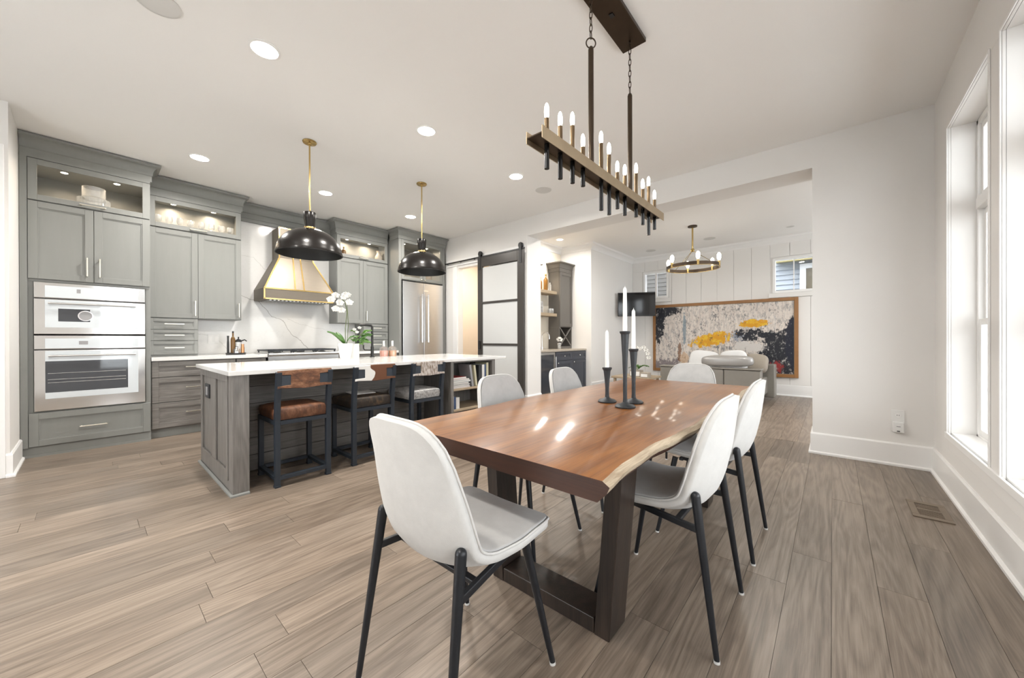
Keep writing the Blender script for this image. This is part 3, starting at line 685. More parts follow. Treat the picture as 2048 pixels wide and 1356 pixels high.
# ------------------------------------------------------------------ wall ovens
def wall_oven(name, label, z0, z1, steam):
    o = thing(name, label, 'oven', (TX, .022, z0)); x = TX
    y0, y1 = -.352, .399; H = z1 - z0
    MB().box(x - .45, x + .001, y0 + .004, y1 - .004, z0 + .004, z1 - .004).build('oven_body', 'black', o)
    zs = z1 - (.155 if steam else .138)      # seam between control panel and door
    for nm, a, b in (('control_frame', zs + .004, z1), ('door_frame', z0, zs - .004)):
        fr = MB().box(x + .002, x + .024, y0, y1, a, b).build(nm, 'steel_mirror', o, bevel=.004, seg=2)
    gy0, gy1 = y0 + .066, y1 - .056
    MB().box(x + .0242, x + .0275, gy0, gy1, zs + .012, z1 - .03).build('control_glass', 'oven_glass', o, bevel=.001, seg=1)
    dg0 = z0 + (.065 if steam else .115)
    MB().box(x + .0242, x + .0275, gy0, gy1, dg0, zs - .012).build('door_glass', 'oven_glass', o, bevel=.001, seg=1)
    yc = (gy0 + gy1) / 2
    if steam:
        MB().box(x + .0276, x + .0286, -.088, -.062, z1 - .09, z1 - .05).build('display', 'book_grey', o)
        MB().box(x + .0276, x + .0284, -.205, .0, z0 + .125, z0 + .25).build('oven_window', 'oven_window', o)
        kb = MB().cyl((x + .0285, -.03, z0 + .185), (x + .0295, -.03, z0 + .185), .052, n=28).build('dial_ring', 'chrome', o, smooth=40)
        MB().cyl((x + .0290, -.03, z0 + .185), (x + .0300, -.03, z0 + .185), .044, n=28).build('dial', 'book_grey', o, smooth=40)
    else:
        MB().box(x + .0276, x + .0286, -.075, -.015, z1 - .09, z1 - .055).build('display', 'book_grey', o)
        wdw = MB().box(x + .0276, x + .0284, -.285, .265, z0 + .175, zs - .112).build('oven_window', 'oven_window', o)
        rk = MB()
        for zz in (.27, .30, .36):
            rk.cyl((x + .0285, -.27, z0 + zz), (x + .0285, .25, z0 + zz), .0022, n=6)
        rk.build('rack', 'steel', wdw)
    zh = zs - (.045 if steam else .06)
    hb = MB().cyl((x + .058, gy0 + .02, zh), (x + .058, gy1 - .02, zh), .009, n=14)
    for yy in (gy0 + .05, gy1 - .05): hb.cyl((x + .024, yy, zh), (x + .058, yy, zh), .006, n=10)
    hb.build('handle', 'steel', o, smooth=40)
    MB().box(x + .001, x + .0235, y0 + .01, y1 - .01, zs - .004, zs + .004).build('seam', 'black', o)
    return o
wall_oven('steam_oven', 'upper built in steam oven with white glass front and small window', 1.172, 1.672, True)
wall_oven('wall_oven', 'lower built in wall oven with white glass front and wide dark window', .432, 1.160, False)

# ------------------------------------------------------------------ hutch wall cabinets
UX = -6.065
def hutch(name, label, y0, y1, flip, loc):
    o = thing(name, label, 'cabinet', loc)
    ys = .898 if not flip else 3.068
    MB().box(XL + .012, UX, y0, y1, 1.375, 2.455).box(XL + .012, UX - .001, y0, y1, 2.83, 3.03).build('body', PG, o, bevel=.001, seg=1)
    la = [(-6.2, y0 + .24), (-6.2, y1 - .27)]
    show_box(o, XL + .012, UX, y0, y1, 2.456, 2.829, PG, la)
    MB().box(UX, UX + .02, y0, y1, 2.822, 2.86).build('top_rail', PG, o)
    glass_door(o, UX, y0 + .004, y1 - .004, 2.462, 2.82, PG, ((y0 + y1) / 2, 2.49, .17, 'h'))
    if not flip:
        shaker(o, 'door', UX, y0 + .004, ys, 1.38, 2.452, PG, (ys - .03, 1.505, .19, 'v'))
        shaker(o, 'door', UX, ys, y1 - .004, 1.38, 2.452, PG, (y1 - .035, 1.505, .19, 'v'))
        a, b = y0, ys
    else:
        shaker(o, 'door', UX, y0 + .004, ys, 1.38, 2.452, PG)
        shaker(o, 'door', UX, ys, y1 - .004, 1.38, 2.452, PG, (ys + .05, 1.51, .17, 'v'))
        a, b = ys, y1
    MB().box(XL + .012, UX, a, b, .917, 1.3745).build('drawer_case', PG, o)
    for z0, z1 in ((1.238, 1.372), (1.102, 1.236), (.935, 1.100)):
        shaker(o, 'drawer', UX, a + .004, b - .004, z0, z1, PG, ((a + b) / 2, (z0 + z1) / 2, .18, 'h'), fr=.036)
    return o
h1 = hutch('hutch_cabinet', 'grey wall cabinet beside the oven tower, wine glasses behind its lit glass door', .448, 1.352, False, (-6.2, .9, .917))
crown(h1, [(UX, .448), (UX, 1.352), (XL + .128, 1.352)], 2.842, CT, PG, -1, .08)
h2 = hutch('hutch_cabinet', 'grey wall cabinet between range hood and refrigerator with lit glass door', 2.625, 3.532, True, (-6.2, 3.1, .917))
crown(h2, [(XL + .128, 2.625), (UX, 2.625), (UX, 3.532)], 2.842, CT, PG, -1, .08)
va = thing('crown_valance', 'grey crown moulding strip above the range hood joining both wall cabinets', 'moulding', (-6.3, 2, 2.86))
MB().box(XL + .012, XL + .05, 1.353, 2.624, 2.80, 3.03).build('fascia', PG, va)
crown(va, [(XL + .051, 1.353), (XL + .051, 2.624)], 2.845, CT, PG, -1, .075)

# wine glasses on the lit shelf
def wine_glass():
    pr = [(0, 0), (.032, 0), (.032, .003), (.006, .008), (.004, .05), (.012, .06), (.034, .085), (.038, .115), (.034, .15), (.032, .15), (.036, .115), (.032, .088), (.010, .064), (0, .062)]
    return MB().lathe(pr, (0, 0, 0), 18).build('wine_glass', 'clear_glass', smooth=50)
wg = tag(wine_glass(), 'first clear wine glass from the oven tower in the lit cabinet row', 'glass', 'wine glasses behind the lit cabinet door')
wg.location = (-6.14, .54, 2.4745)
for k in range(1, 8):
    c = wg.copy(); COL.objects.link(c); c.location = (-6.14 - .02 * (k % 2), .54 + k * .102, 2.4745)
    c['label'] = ['', 'second', 'third', 'fourth', 'fifth', 'sixth', 'seventh', 'eighth and last'][k] + ' clear wine glass from the oven tower in the lit cabinet row'
# things in the second hutch
def bottle_shape(x, y, z, r, h, mat, name, label, cat, cap='black', neck=.35, group=None):
    o = thing(name, label, cat, (x, y, z), group)
    MB().lathe([(0, 0), (r, 0), (r, h * .62), (r * .9, h * .68), (r * neck, h * .78), (r * neck, h * .93), (0, h * .93)], (x, y, z), 18).build('bottle_body', mat, o, smooth=40)
    MB().lathe([(0, h * .93), (r * neck * 1.15, h * .93), (r * neck * 1.15, h), (0, h)], (x, y, z), 14).build('stopper', cap, o, smooth=40)
    return o
vz = 2.4745
bottle_shape(-6.18, 2.80, vz, .035, .19, 'amber', 'decanter', 'slim amber decanter in the lit cabinet by the range hood', 'decanter', 'brass')
bw_ = MB().lathe(bowl(.07, .07), (-6.17, 3.05, vz), 24).build('glass_bowl', 'clear_glass', smooth=40); tag(bw_, 'small clear glass bowl in the lit cabinet by the range hood', 'bowl')
pl_ = MB().lathe(bowl(.06, .03), (-6.15, 3.27, vz), 24).build('dessert_plate', 'ceramic', smooth=40); tag(pl_, 'shallow white dish in the lit cabinet by the range hood', 'dish')
vs_ = MB().lathe([(0, 0), (.05, 0), (.065, .05), (.06, .12), (.035, .16), (.03, .2), (.04, .22), (.03, .22), (.02, .2), (0, .18)], (-6.17, 3.42, vz), 20).build('vase', 'pillow_tan', smooth=40); tag(vs_, 'tan vase at the end of the lit cabinet by the range hood', 'vase')

# ------------------------------------------------------------------ base cabinets, counter
BX = -5.765
def base_unit(name, label, y0, y1, rows, zt=.872):
    o = thing(name, label, 'cabinet', (-6.05, (y0 + y1) / 2, 0))
    MB().box(XL + .002, BX, y0, y1, .1, zt).build('body', 'stain_grey_h', o)
    MB().box(XL + .1, BX - .03, y0, y1, 0, .0995).build('toe_kick', PG, o)
    for z0, z1 in rows:
        shaker(o, 'drawer', BX, y0 + .003, y1 - .003, z0, z1, 'stain_grey_h', ((y0 + y1) / 2, (z0 + z1) / 2 + .02, .2, 'h'), fr=.055)
    return o
R3 = ((.108, .395), (.399, .682), (.686, .868))
base_unit('base_cabinet', 'grey wood drawer base under the counter beside the oven tower', .447, 1.222, R3)
base_unit('base_cabinet', 'narrow grey wood base between drawers and rangetop', 1.226, 1.556, R3)
base_unit('base_cabinet', 'grey wood base under the rangetop', 1.560, 2.516, ((.108, .40), (.404, .70)), .712)
base_unit('base_cabinet', 'grey wood drawer base between rangetop and refrigerator', 2.520, 3.545, R3)
ct = MB().box(XL + .012, BX + .045, .447, 1.566, .874, .915).build('countertop', 'quartz', bevel=.003); tag(ct, 'white quartz counter run beside the oven tower', 'countertop')
ct = MB().box(XL + .012, BX + .045, 2.512, 3.545, .874, .915).build('countertop', 'quartz', bevel=.003); tag(ct, 'white quartz counter run beside the refrigerator', 'countertop')
bs = MB().box(XL + .001, XL + .010, .90, 3.07, .917, 2.90).build('backsplash_slab', 'backsplash'); tag(bs, 'white quartz backsplash slab with grey veins behind the rangetop', 'backsplash')
oc = thing('wall_outlet', 'white outlet plate on the veined backsplash', 'outlet', (XL + .0105, 1.10, 1.12))
MB().box(XL + .0105, XL + .016, 1.04, 1.16, 1.06, 1.18).build('plate', 'outlet', oc, bevel=.002)
for yy in (1.07, 1.13): MB().box(XL + .0162, XL + .018, yy - .016, yy + .016, 1.085, 1.155).build('socket', 'trim', oc)

# ------------------------------------------------------------------ rangetop
rt = thing('rangetop', 'stainless gas rangetop with black iron grates below the hood', 'cooktop', (-6.0, 2.04, .715))
MB().box(XL + .06, BX + .05, 1.570, 2.508, .72, .925).build('body', 'steel', rt, bevel=.004)
MB().cyl((BX + .06, 1.571, .905), (BX + .06, 2.507, .905), .022, n=16).build('bullnose', 'steel', rt, smooth=40)
for k in range(3):
    y0 = 1.59 + k * .302; y1 = y0 + .294; g = MB()
    for yy in (y0, y1): g.box(XL + .09, BX - .02, yy - .006, yy + .006, .95, .968)
    for xx in (XL + .09, -6.06, BX - .02): g.box(xx - .006, xx + .006, y0 + .007, y1 - .007, .95, .968)
    for xx in (-6.17, -5.92): g.box(xx - .07, xx + .07, (y0 + y1) / 2 - .005, (y0 + y1) / 2 + .005, .952, .968)
    for xx in (XL + .1, BX - .03):
        for yy in (y0 + .01, y1 - .01): g.box(xx - .008, xx + .008, yy - .008, yy + .008, .925, .951)
    g.build('grate', 'cast', rt)
    for xx in (-6.17, -5.92): MB().lathe([(0, 0), (.05, 0), (.05, .008), (.03, .018), (0, .018)], (xx, (y0 + y1) / 2, .926), 18).build('burner', 'black', rt, smooth=40)
for k in range(6): MB().cyl((BX + .051, 1.65 + k * .155, .80), (BX + .085, 1.65 + k * .155, .80), .024, .02, n=16).build('knob', 'steel', rt, smooth=40)

# ------------------------------------------------------------------ hood
hd = thing('range_hood', 'brushed steel range hood with brass strapping over the rangetop', 'hood', (-6.1, 2.04, 1.67))
hy0, hy1 = 1.565, 2.495; hx = -5.865; b0 = XL + .011
ty0, ty1, tx = 1.80, 2.27, -6.05; zt, zm, zb, zk = 2.745, 2.30, 1.825, 1.672
MB().box(b0, hx, hy0, hy1, zk, zb).build('apron', 'steel_warm', hd, bevel=.002)
MB().hexa([(b0, hy0, zb + .001), (hx, hy0, zb + .001), (hx, hy1, zb + .001), (b0, hy1, zb + .001)], [(b0, ty0, zm), (tx, ty0, zm), (tx, ty1, zm), (b0, ty1, zm)]).build('canopy', 'steel_warm', hd)
MB().box(b0, tx, ty0, ty1, zm + .001, zt).build('chimney', 'steel_warm', hd, bevel=.001)
sw = .018
def strap(p, q, w=sw, h=.008, up=(1, 0, 0)): MB().bar(p, q, w, h, up).build('brass_strap', 'gold', hd, bevel=.001, seg=1)
strap((hx + .003, hy0 - .002, zb), (hx + .003, hy1 + .002, zb)); strap((hx + .003, hy0, zk + .008), (hx + .003, hy1, zk + .008))
for y_b, y_t in ((hy0 + .006, ty0 + .006), (hy1 - .006, ty1 - .006), (1.955, 1.985), (2.075, 2.085)):
    strap((hx + .003, y_b, zb), (tx + .003, y_t, zm))
for yy in (ty0 + .006, ty1 - .006, 1.985, 2.085): strap((tx + .003, yy, zm), (tx + .003, yy, zt))
strap((tx + .003, ty0, zt - .008), (tx + .003, ty1, zt - .008))
for yy in (hy0 + .004, hy1 - .004): strap((hx + .003, yy, zk), (hx + .003, yy, zb))
bf = MB()
for k in range(16): bf.box(b0 + .08, hx - .05, hy0 + .08 + k * .05, hy0 + .105 + k * .05, zk - .012, zk)
bf.build('baffle_filter', 'steel', hd)
disk_light('added_hood_glow', (-6.05, 2.04, zk - .02), .03, .4, hd, (1, .9, .75), 140)  # added weak glow under the hood; no lit hood lamp is seen

# ------------------------------------------------------------------ refrigerator and its surround
FX = -5.735
fs = thing('fridge_surround', 'grey refrigerator surround with two glass doors on top', 'cabinet', (-6.0, 4.06, 0))
MB().box(XL + .012, FX + .02, 3.548, 3.598, 0, 2.89).build('side_panel', PG, fs, bevel=.001)
MB().box(XL + .012, FX + .02, 4.505, 4.555, 0, 2.89).build('side_panel', PG, fs, bevel=.001)
MB().box(XL + .012, FX - .001, 3.599, 4.504, 2.89, 3.03).build('top_box', PG, fs)
show_box(fs, XL + .012, FX, 3.599, 4.504, 2.16, 2.889, PG, [(-5.95, 3.8), (-5.95, 4.3)])
glass_door(fs, FX, 3.60, 4.05, 2.17, 2.88, PG); glass_door(fs, FX, 4.053, 4.503, 2.17, 2.88, PG)
for yy in (4.015, 4.085): MB().ball((FX + .032, yy, 2.20), .013, n=12, m=8).build('knob', 'handle', fs, smooth=60)
crown(fs, [(UX + .082, 3.548), (FX + .02, 3.548), (FX + .02, 4.555), (XL + .1, 4.555)], 2.875, CT, PG, -1, .06)
fg = thing('refrigerator', 'stainless french door refrigerator with two long vertical handles', 'refrigerator', (-6.0, 4.05, 0))
MB().box(XL + .05, FX - .03, 3.602, 4.501, .02, 2.15).build('body', 'book_grey', fg)
for a, b, hy in ((3.612, 4.047, 3.985), (4.053, 4.491, 4.118)):
    d = MB().box(FX - .028, FX + .045, a, b, .12, 2.14).build('fridge_door', 'steel', fg, bevel=.006)
    hm = MB().cyl((FX + .095, hy, 1.05), (FX + .095, hy, 1.93), .015, n=16)
    for zz in (1.09, 1.89): hm.cyl((FX + .045, hy, zz), (FX + .095, hy, zz), .012, n=12)
    hm.build('handle', 'chrome', d, smooth=40)
MB().box(FX - .028, FX + .03, 3.612, 4.491, .02, .112).build('kick_grille', 'black', fg)
MB().box(FX + .0452, FX + .0472, 4.055, 4.15, 1.985, 2.01).build('badge', 'chrome', fg)
bottle_shape(-5.95, 3.75, 2.179, .05, .3, 'ceramic', 'white_jug', 'white jug behind the refrigerator top glass door', 'jug', 'ceramic')
mk = MB().lathe(bowl(.09, .16), (-5.95, 4.30, 2.179), 22).build('tan_pot', 'pillow_tan', smooth=40); tag(mk, 'tan pot behind the refrigerator top glass door', 'pot')

# ------------------------------------------------------------------ things on the back counter
tr = thing('counter_tray', 'round black tray on the counter beside the rangetop', 'tray', (-5.97, 1.27, .916))
MB().lathe([(0, 0), (.105, 0), (.112, .022), (.106, .022), (.1, .006), (0, .006)], (-5.97, 1.27, .916), 28).build('tray_dish', 'black', tr, smooth=40)
bottle_shape(-6.0, 1.245, .923, .026, .30, 'amber', 'oil_bottle', 'tall olive oil bottle on the black counter tray', 'bottle', 'black')
bottle_shape(-5.99, 1.19, .923, .013, .24, 'black', 'pepper_mill', 'slim black pepper mill on the black counter tray', 'mill', 'black', .8)
bottle_shape(-5.91, 1.265, .923, .032, .10, 'chrome', 'sugar_pot', 'small silver pot on the black counter tray', 'pot', 'black', .5)
bottle_shape(-5.93, 1.335, .923, .02, .13, 'copper', 'copper_shaker', 'copper shaker on the black counter tray', 'shaker', 'copper', .8)
fp = thing('french_press', 'glass coffee press with black handle on the black counter tray', 'coffee press', (-6.0, 1.305, .923))
MB().cyl((-6.0, 1.305, .923), (-6.0, 1.305, 1.08), .034, n=18).build('beaker', 'clear_glass', fp, smooth=40)
MB().lathe([(.036, 0), (.037, .02), (.02, .035), (.008, .04), (.008, .07), (0, .07)], (-6.0, 1.305, 1.08), 16).build('lid', 'black', fp, smooth=40)
MB().tube([(-5.97, 1.32, 1.09), (-5.94, 1.36, 1.11), (-5.93, 1.38, 1.09)], .008).build('handle', 'black', fp, smooth=40)
for k, (yy, rr) in enumerate(((2.66, .045), (2.76, .04))):
    j = thing('glass_jar', ['wider glass jar on the counter behind the orchid', 'smaller glass jar on the counter behind the orchid'][k], 'jar', (-6.0, yy, .916))
    MB().lathe(bowl(rr, .08), (-6.0, yy, .916), 20).build('jar_body', 'clear_glass', j, smooth=40)
    MB().cyl((-6.0, yy, .997), (-6.0, yy, 1.012), rr * 1.02, n=20).build('lid', 'steel', j, smooth=40)
# ------------------------------------------------------------------ island
isl = thing('kitchen_island', 'long grey wood kitchen island with panelled end and open bookshelf', 'island', (-3.8, 2.0, 0))
IX0, IX1, IY0, IY1 = -4.355, -3.20, .662, 3.36
MB().box(IX0, -3.72, .756, 2.634, .09, .86).build('body', 'stain_grey', isl)
MB().box(IX0 + .06, -3.73, .756, 3.34, 0, .0895).build('toe_kick', 'stain_grey', isl)
# end panel: frame and two sunk panels, corner post
ep = MB().box(IX0, IX1, IY0 + .014, .755, .0, .86)
for a, b, z0, z1 in ((IX0, IX0 + .055, 0, .86), (-3.905, -3.765, .145, .80), (-3.345, -3.305, .145, .80), (IX0 + .055, -3.305, 0, .145), (IX0 + .055, -3.305, .80, .86), (-3.305, IX1, 0, .86)):
    ep.box(a, b, IY0, IY0 + .0135, z0, z1)
epo = ep.build('end_panel', 'stain_grey', isl, bevel=.002, seg=1)
MB().box(-3.36, -3.315, IY0 - .012, IY0 - .0005, .09, .86).build('end_stile', 'stain_grey', isl, bevel=.002, seg=1)
MB().box(-3.31, IX1 + .004, IY0 - .004, .759, .0, .86).build('corner_post', 'stain_grey', isl, bevel=.003)
MB().sweep([(IX0, 1.0), (IX0, IY0 - .004), (IX1 + .005, IY0 - .004), (IX1 + .005, .757)], [(0, 0), (.016, 0), (.016, .012), (.004, .018), (0, .018)], -1).build('shoe_moulding', 'paint_grey', isl)
z = .005; hs = [.135, .145, .145, .145, .145, .135]
for h_ in hs:
    MB().box(-3.718, -3.702, .757, 2.633, z + .002, min(z + h_ - .002, .858)).build('shiplap_board', 'stain_grey_h', isl, bevel=.0015, seg=1); z += h_
# bookshelf end
MB().box(-4.30, -3.202, 2.635, 2.675, .0, .86).build('shelf_side', 'stain_grey', isl, bevel=.002)
MB().box(-4.30, -3.202, 3.292, 3.345, .0, .86).build('shelf_side', 'stain_grey', isl, bevel=.002)
MB().box(-3.62, -3.605, 2.6755, 3.2915, .06, .85).build('shelf_back', 'stain_grey', isl)
for z0 in (.06, .29, .525): MB().box(-3.604, -3.203, 2.676, 3.291, z0, z0 + .024).build('shelf_board', 'shelf_wood', isl, bevel=.002)
MB().box(-3.604, -3.203, 2.676, 3.291, .845, .86).build('shelf_top', 'stain_grey', isl)
MB().box(-3.223, -3.203, 2.6755, 3.2915, 0, .059).build('shelf_kick', 'stain_grey', isl)
MB().box(-4.30, -3.63, 2.676, 3.291, .09, .86).build('far_body', 'stain_grey', isl)
tag(MB().box(-4.385, -3.175, .632, 3.52, .8605, IZ).build('island_slab', 'quartz', bevel=.003), 'white quartz slab on the grey island', 'countertop')
io = thing('island_outlet', 'dark outlet on the island end panel', 'outlet', (-4.11, IY0, .67))
MB().box(-4.19, -4.03, IY0 + .004, IY0 + .0135, .61, .73).build('plate', 'book_dark', io, bevel=.002)
MB().box(-4.14, -4.08, IY0 + .001, IY0 + .0039, .635, .705).build('socket', 'book_grey', io)

# books and magazines on the island shelf
def mag(label, x0, x1, y0, y1, z, h, cov, rz):
    o = thing('magazine', label, 'magazine', ((x0 + x1) / 2, (y0 + y1) / 2, z), 'magazines stacked on the island shelf')
    c = Vector(((x0 + x1) / 2, (y0 + y1) / 2, 0)); R = Matrix.Translation(c) @ Matrix.Rotation(rz, 4, 'Z') @ Matrix.Translation(-c)
    MB().box(x0, x1, y0, y1, z + .002, z + h - .002).xf(R).build('pages', 'paper', o)
    MB().box(x0 - .001, x1 + .001, y0 - .001, y1 + .001, z + h - .0018, z + h).box(x0 - .001, x1 + .001, y0 - .001, y1 + .001, z, z + .0018).box(x0 - .001, x0 + .001, y0 - .001, y1 + .001, z + .0019, z + h - .0019).xf(R).build('cover', cov, o)
z = .5495
for k, (h_, cov, lb, w) in enumerate(((.016, 'book_pink', 'bottom magazine of the island shelf stack with pinkish cover', .26), (.014, 'book_grey', 'second magazine from the bottom of the island shelf stack', .25), (.012, 'book_dark', 'third magazine from the bottom of the stack, dark cover', .26),
        (.018, 'book_grey', 'thick grey magazine in the middle of the island shelf stack', .24), (.022, 'book_teal', 'teal covered book near the top of the island shelf stack', .27), (.016, 'paper', 'pale magazine just under the top of the stack', .25), (.024, 'book_red', 'topmost book of the island shelf stack with red cover', .20))):
    mag(lb, -3.47, -3.235, 2.69, 2.69 + w, z, h_, cov, radians([1, -2, 1.5, -1, 2, -1.5, 3][k])); z += h_ + .0006
def standing(label, y, th, h, d, cov, z, lean=0.0, x1=-3.235):
    o = thing('book', label, 'book', (x1 - d / 2, y + th / 2, z), 'books standing on the island shelves')
    R = Matrix.Translation((0, y, z)) @ Matrix.Rotation(lean, 4, 'X') @ Matrix.Translation((0, -y, -z))
    MB().box(x1 - d, x1, y, y + .002, z, z + h).box(x1 - d, x1, y + th - .002, y + th, z, z + h).box(x1 - .003, x1, y + .002, y + th - .002, z, z + h).xf(R).build('cover', cov, o)
    MB().box(x1 - d + .003, x1 - .004, y + .0025, y + th - .0025, z + .003, z + h - .004).xf(R).build('pages', 'paper', o)
zz = .5495
standing('tall grey photo book leaning beside the magazine stack', 2.985, .03, .26, .2, 'book_grey', zz, radians(10))
standing('cream book leaning in the middle of the top island shelf', 3.045, .028, .25, .2, 'book_cream', zz, radians(8))
standing('thick black book upright on the top island shelf', 3.095, .05, .245, .2, 'book_dark', zz)
standing('white spined book upright on the top island shelf', 3.15, .04, .25, .2, 'paper', zz)
standing('slim blue book upright on the top island shelf', 3.195, .02, .25, .2, 'book_blue', zz)
standing('cream cookbook at the far end of the top island shelf', 3.225, .035, .27, .2, 'book_cream', zz)
zz = .3145
standing('white book at the end of the lower island shelf', 2.685, .018, .15, .14, 'paper', zz)
standing('dark blue book on the lower island shelf', 2.705, .03, .14, .14, 'book_blue', zz)
standing('pale second white book on the lower island shelf', 2.738, .05, .13, .14, 'paper', zz)

# ------------------------------------------------------------------ things on the island
def leaf_blade(base, tip, width, droop, mat, parent, name='leaf', n=8):
    b, e = Vector(base), Vector(tip); m = MB(); side = (e - b).cross(Vector((0, 0, 1))).normalized(); vs = []; fs = []
    for k in range(n + 1):
        f = k / n; c = b.lerp(e, f) + Vector((0, 0, droop * sin(pi * f)))
        w = width * (sin(pi * min(1, f * .92 + .06)) ** .7)
        for q in (-1, -.5, 0, .5, 1): vs.append(c + side * (w * q) + Vector((0, 0, -.012 * (1 - abs(q)))))
    for k in range(n):
        for q in range(4): i = k * 5 + q; fs.append((i, i + 1, i + 6, i + 5))
    m.add(vs, fs); o = m.build(name, mat, parent, smooth=0)
    s_ = o.modifiers.new('thick', 'SOLIDIFY'); s_.thickness = .003
    return o
def flower(c, d, r, parent):
    d = Vector(d).normalized(); u = d.cross(Vector((0, 0, 1))).normalized(); w = u.cross(d); m = MB(); c = Vector(c)
    for k, (a, s1, s2) in enumerate(((90, .95, .85), (215, .9, .8), (325, .9, .8), (12, 1.1, 1.25), (168, 1.1, 1.25))):
        a = radians(a); ax = u * cos(a) + w * sin(a); sd = d.cross(ax)
        pts = [c + ax * (r * s1 * f) + sd * (r * s2 * .62 * q * sin(pi * min(1, f + .12))) + d * (.012 * f * f * 2) for f in (.05, .4, .75, 1.0) for q in (-1, 0, 1)]
        m.add(pts, [(i * 3 + j, i * 3 + j + 1, i * 3 + j + 4, i * 3 + j + 3) for i in range(3) for j in range(2)])
    m.ball(tuple(c + d * .006), r * .2, n=8, m=6)
    o = m.build('blossom', 'petal', parent, smooth=0); s_ = o.modifiers.new('thick', 'SOLIDIFY'); s_.thickness = .002
    return o
px, py = -4.114, 1.878
orc = thing('potted_orchid', 'white orchid in a white pot on the island top', 'plant', (px, py, IZ))
MB().lathe([(0, 0), (.05, 0), (.058, .02), (.078, .165), (.08, .175), (.072, .175), (.068, .15), (0, .15)], (px, py, IZ), 28).build('pot', 'ceramic', orc, smooth=40)
MB().lathe([(0, .151), (.068, .151), (.06, .16), (0, .162)], (px, py, IZ), 20).build('soil', 'soil', orc)
leaf_blade((px, py, IZ + .16), (px + .04, py - .21, IZ + .31), .045, .03, 'leaf', orc)
leaf_blade((px, py, IZ + .16), (px - .08, py - .07, IZ + .30), .035, .03, 'leaf', orc)
leaf_blade((px, py, IZ + .16), (px + .03, py + .08, IZ + .26), .03, .03, 'leaf', orc)
MB().tube([(px, py, IZ + .15), (px, py + .0, IZ + .35), (px + .01, py + .015, IZ + .52), (px + .02, py - .01, IZ + .63), (px + .03, py - .06, IZ + .68)], .0045).build('flower_stem', 'stem', orc, smooth=40)
MB().tube([(px + .01, py + .01, IZ + .15), (px + .01, py + .03, IZ + .4), (px + .01, py + .015, IZ + .6)], .0035).build('stake', 'stem', orc, smooth=40)
for k, (dy, dz, dx, r) in enumerate(((-.165, .65, .02, .046), (-.11, .70, .0, .044), (-.085, .62, .04, .046), (-.12, .55, .03, .044), (-.01, .71, .02, .046), (.02, .63, .04, .046), (-.055, .54, .03, .040), (-.045, .68, .05, .036), (.025, .72, .0, .036))):
    flower((px + dx, py + dy, IZ + dz), (1, -.3 + .15 * (k % 3), .1 * ((k % 2) - .5)), r, orc)
qx, qy = -4.19, 2.02
pt = thing('leafy_pot_plant', 'small bushy green plant in a tall white pot behind the orchid', 'plant', (qx, qy, IZ))
MB().lathe([(0, 0), (.05, 0), (.052, .17), (.047, .17), (.045, .14), (0, .14)], (qx, qy, IZ), 24).build('pot', 'ceramic', pt, smooth=40)
rr = random.Random(4)
for k in range(26):
    a = rr.uniform(0, 2 * pi); L = rr.uniform(.05, .09); hz = rr.uniform(.16, .30)
    cx_, cy_ = qx + .05 * cos(a), qy + .05 * sin(a) + (hz - .15) * .5
    leaf_blade((cx_, cy_, IZ + hz), (cx_ + L * cos(a), cy_ + L * sin(a) + .03, IZ + hz + rr.uniform(-.02, .05)), .03, .015, rr.choice(['leaf', 'leaf_light']), pt, n=4)
MB().tube([(qx, qy, IZ + .14), (qx, qy + .04, IZ + .24), (qx, qy + .10, IZ + .30)], .006).build('stem', 'stem', pt)
for a, b in ((.02, .28), (.05, .33), (-.01, .31)): flower((qx + .05, qy + a - .02, IZ + b + .02), (1, -.2, .2), .022, pt)
fa = thing('kitchen_faucet', 'matte black kitchen faucet standing on the island top', 'faucet', (-4.28, 2.285, IZ))
fx, fy = -4.28, 2.285
MB().cyl((fx, fy, IZ), (fx, fy, IZ + .012), .03, n=20).cyl((fx, fy, IZ + .012), (fx, fy, IZ + .13), .019, n=16).build('base', 'black', fa, smooth=40)
MB().tube([(fx, fy, IZ + .1), (fx, fy, IZ + .37), (fx - .004, fy - .012, IZ + .39), (fx - .03, fy - .05, IZ + .395), (fx - .06, fy - .12, IZ + .395), (fx - .065, fy - .14, IZ + .38), (fx - .066, fy - .145, IZ + .2)], .014, 12).build('spout', 'black', fa, smooth=40)
MB().tube([(fx, fy - .015, IZ + .085), (fx - .02, fy - .09, IZ + .09), (fx - .022, fy - .10, IZ + .11), (fx - .022, fy - .10, IZ + .15)], .008).build('lever', 'black', fa, smooth=40)
MB().lathe([(0, .2), (.018, .2), (.02, .13), (.014, .1), (0, .1)], (fx - .066, fy - .145, IZ), 14).build('spray_head', 'black', fa, smooth=40)
for k, (y, m_, lb) in enumerate(((2.452, 'soap_pink', 'soap bottle with pink liquid on the island top'), (2.572, 'soap_amber', 'soap bottle with amber liquid on the island top'))):
    x = -4.30; s = thing('soap_bottle', lb, 'bottle', (x, y, IZ), 'soap bottles by the faucet')
    MB().lathe([(0, 0), (.044, 0), (.05, .01), (.05, .075), (0, .075)], (x, y, IZ), 22).build('liquid', m_, s, smooth=40)
    MB().lathe([(.052, .0), (.052, .10), (.045, .118), (.018, .13), (.016, .15), (.014, .15), (.016, .128), (.043, .114), (.0505, .098), (.0505, .0)], (x, y, IZ), 22, cap=False).build('bottle_wall', 'thin_glass', s, smooth=40)
    MB().cyl((x, y, IZ + .13), (x, y, IZ + .20), .015, .013, n=14).build('pump', 'ceramic', s, smooth=40)

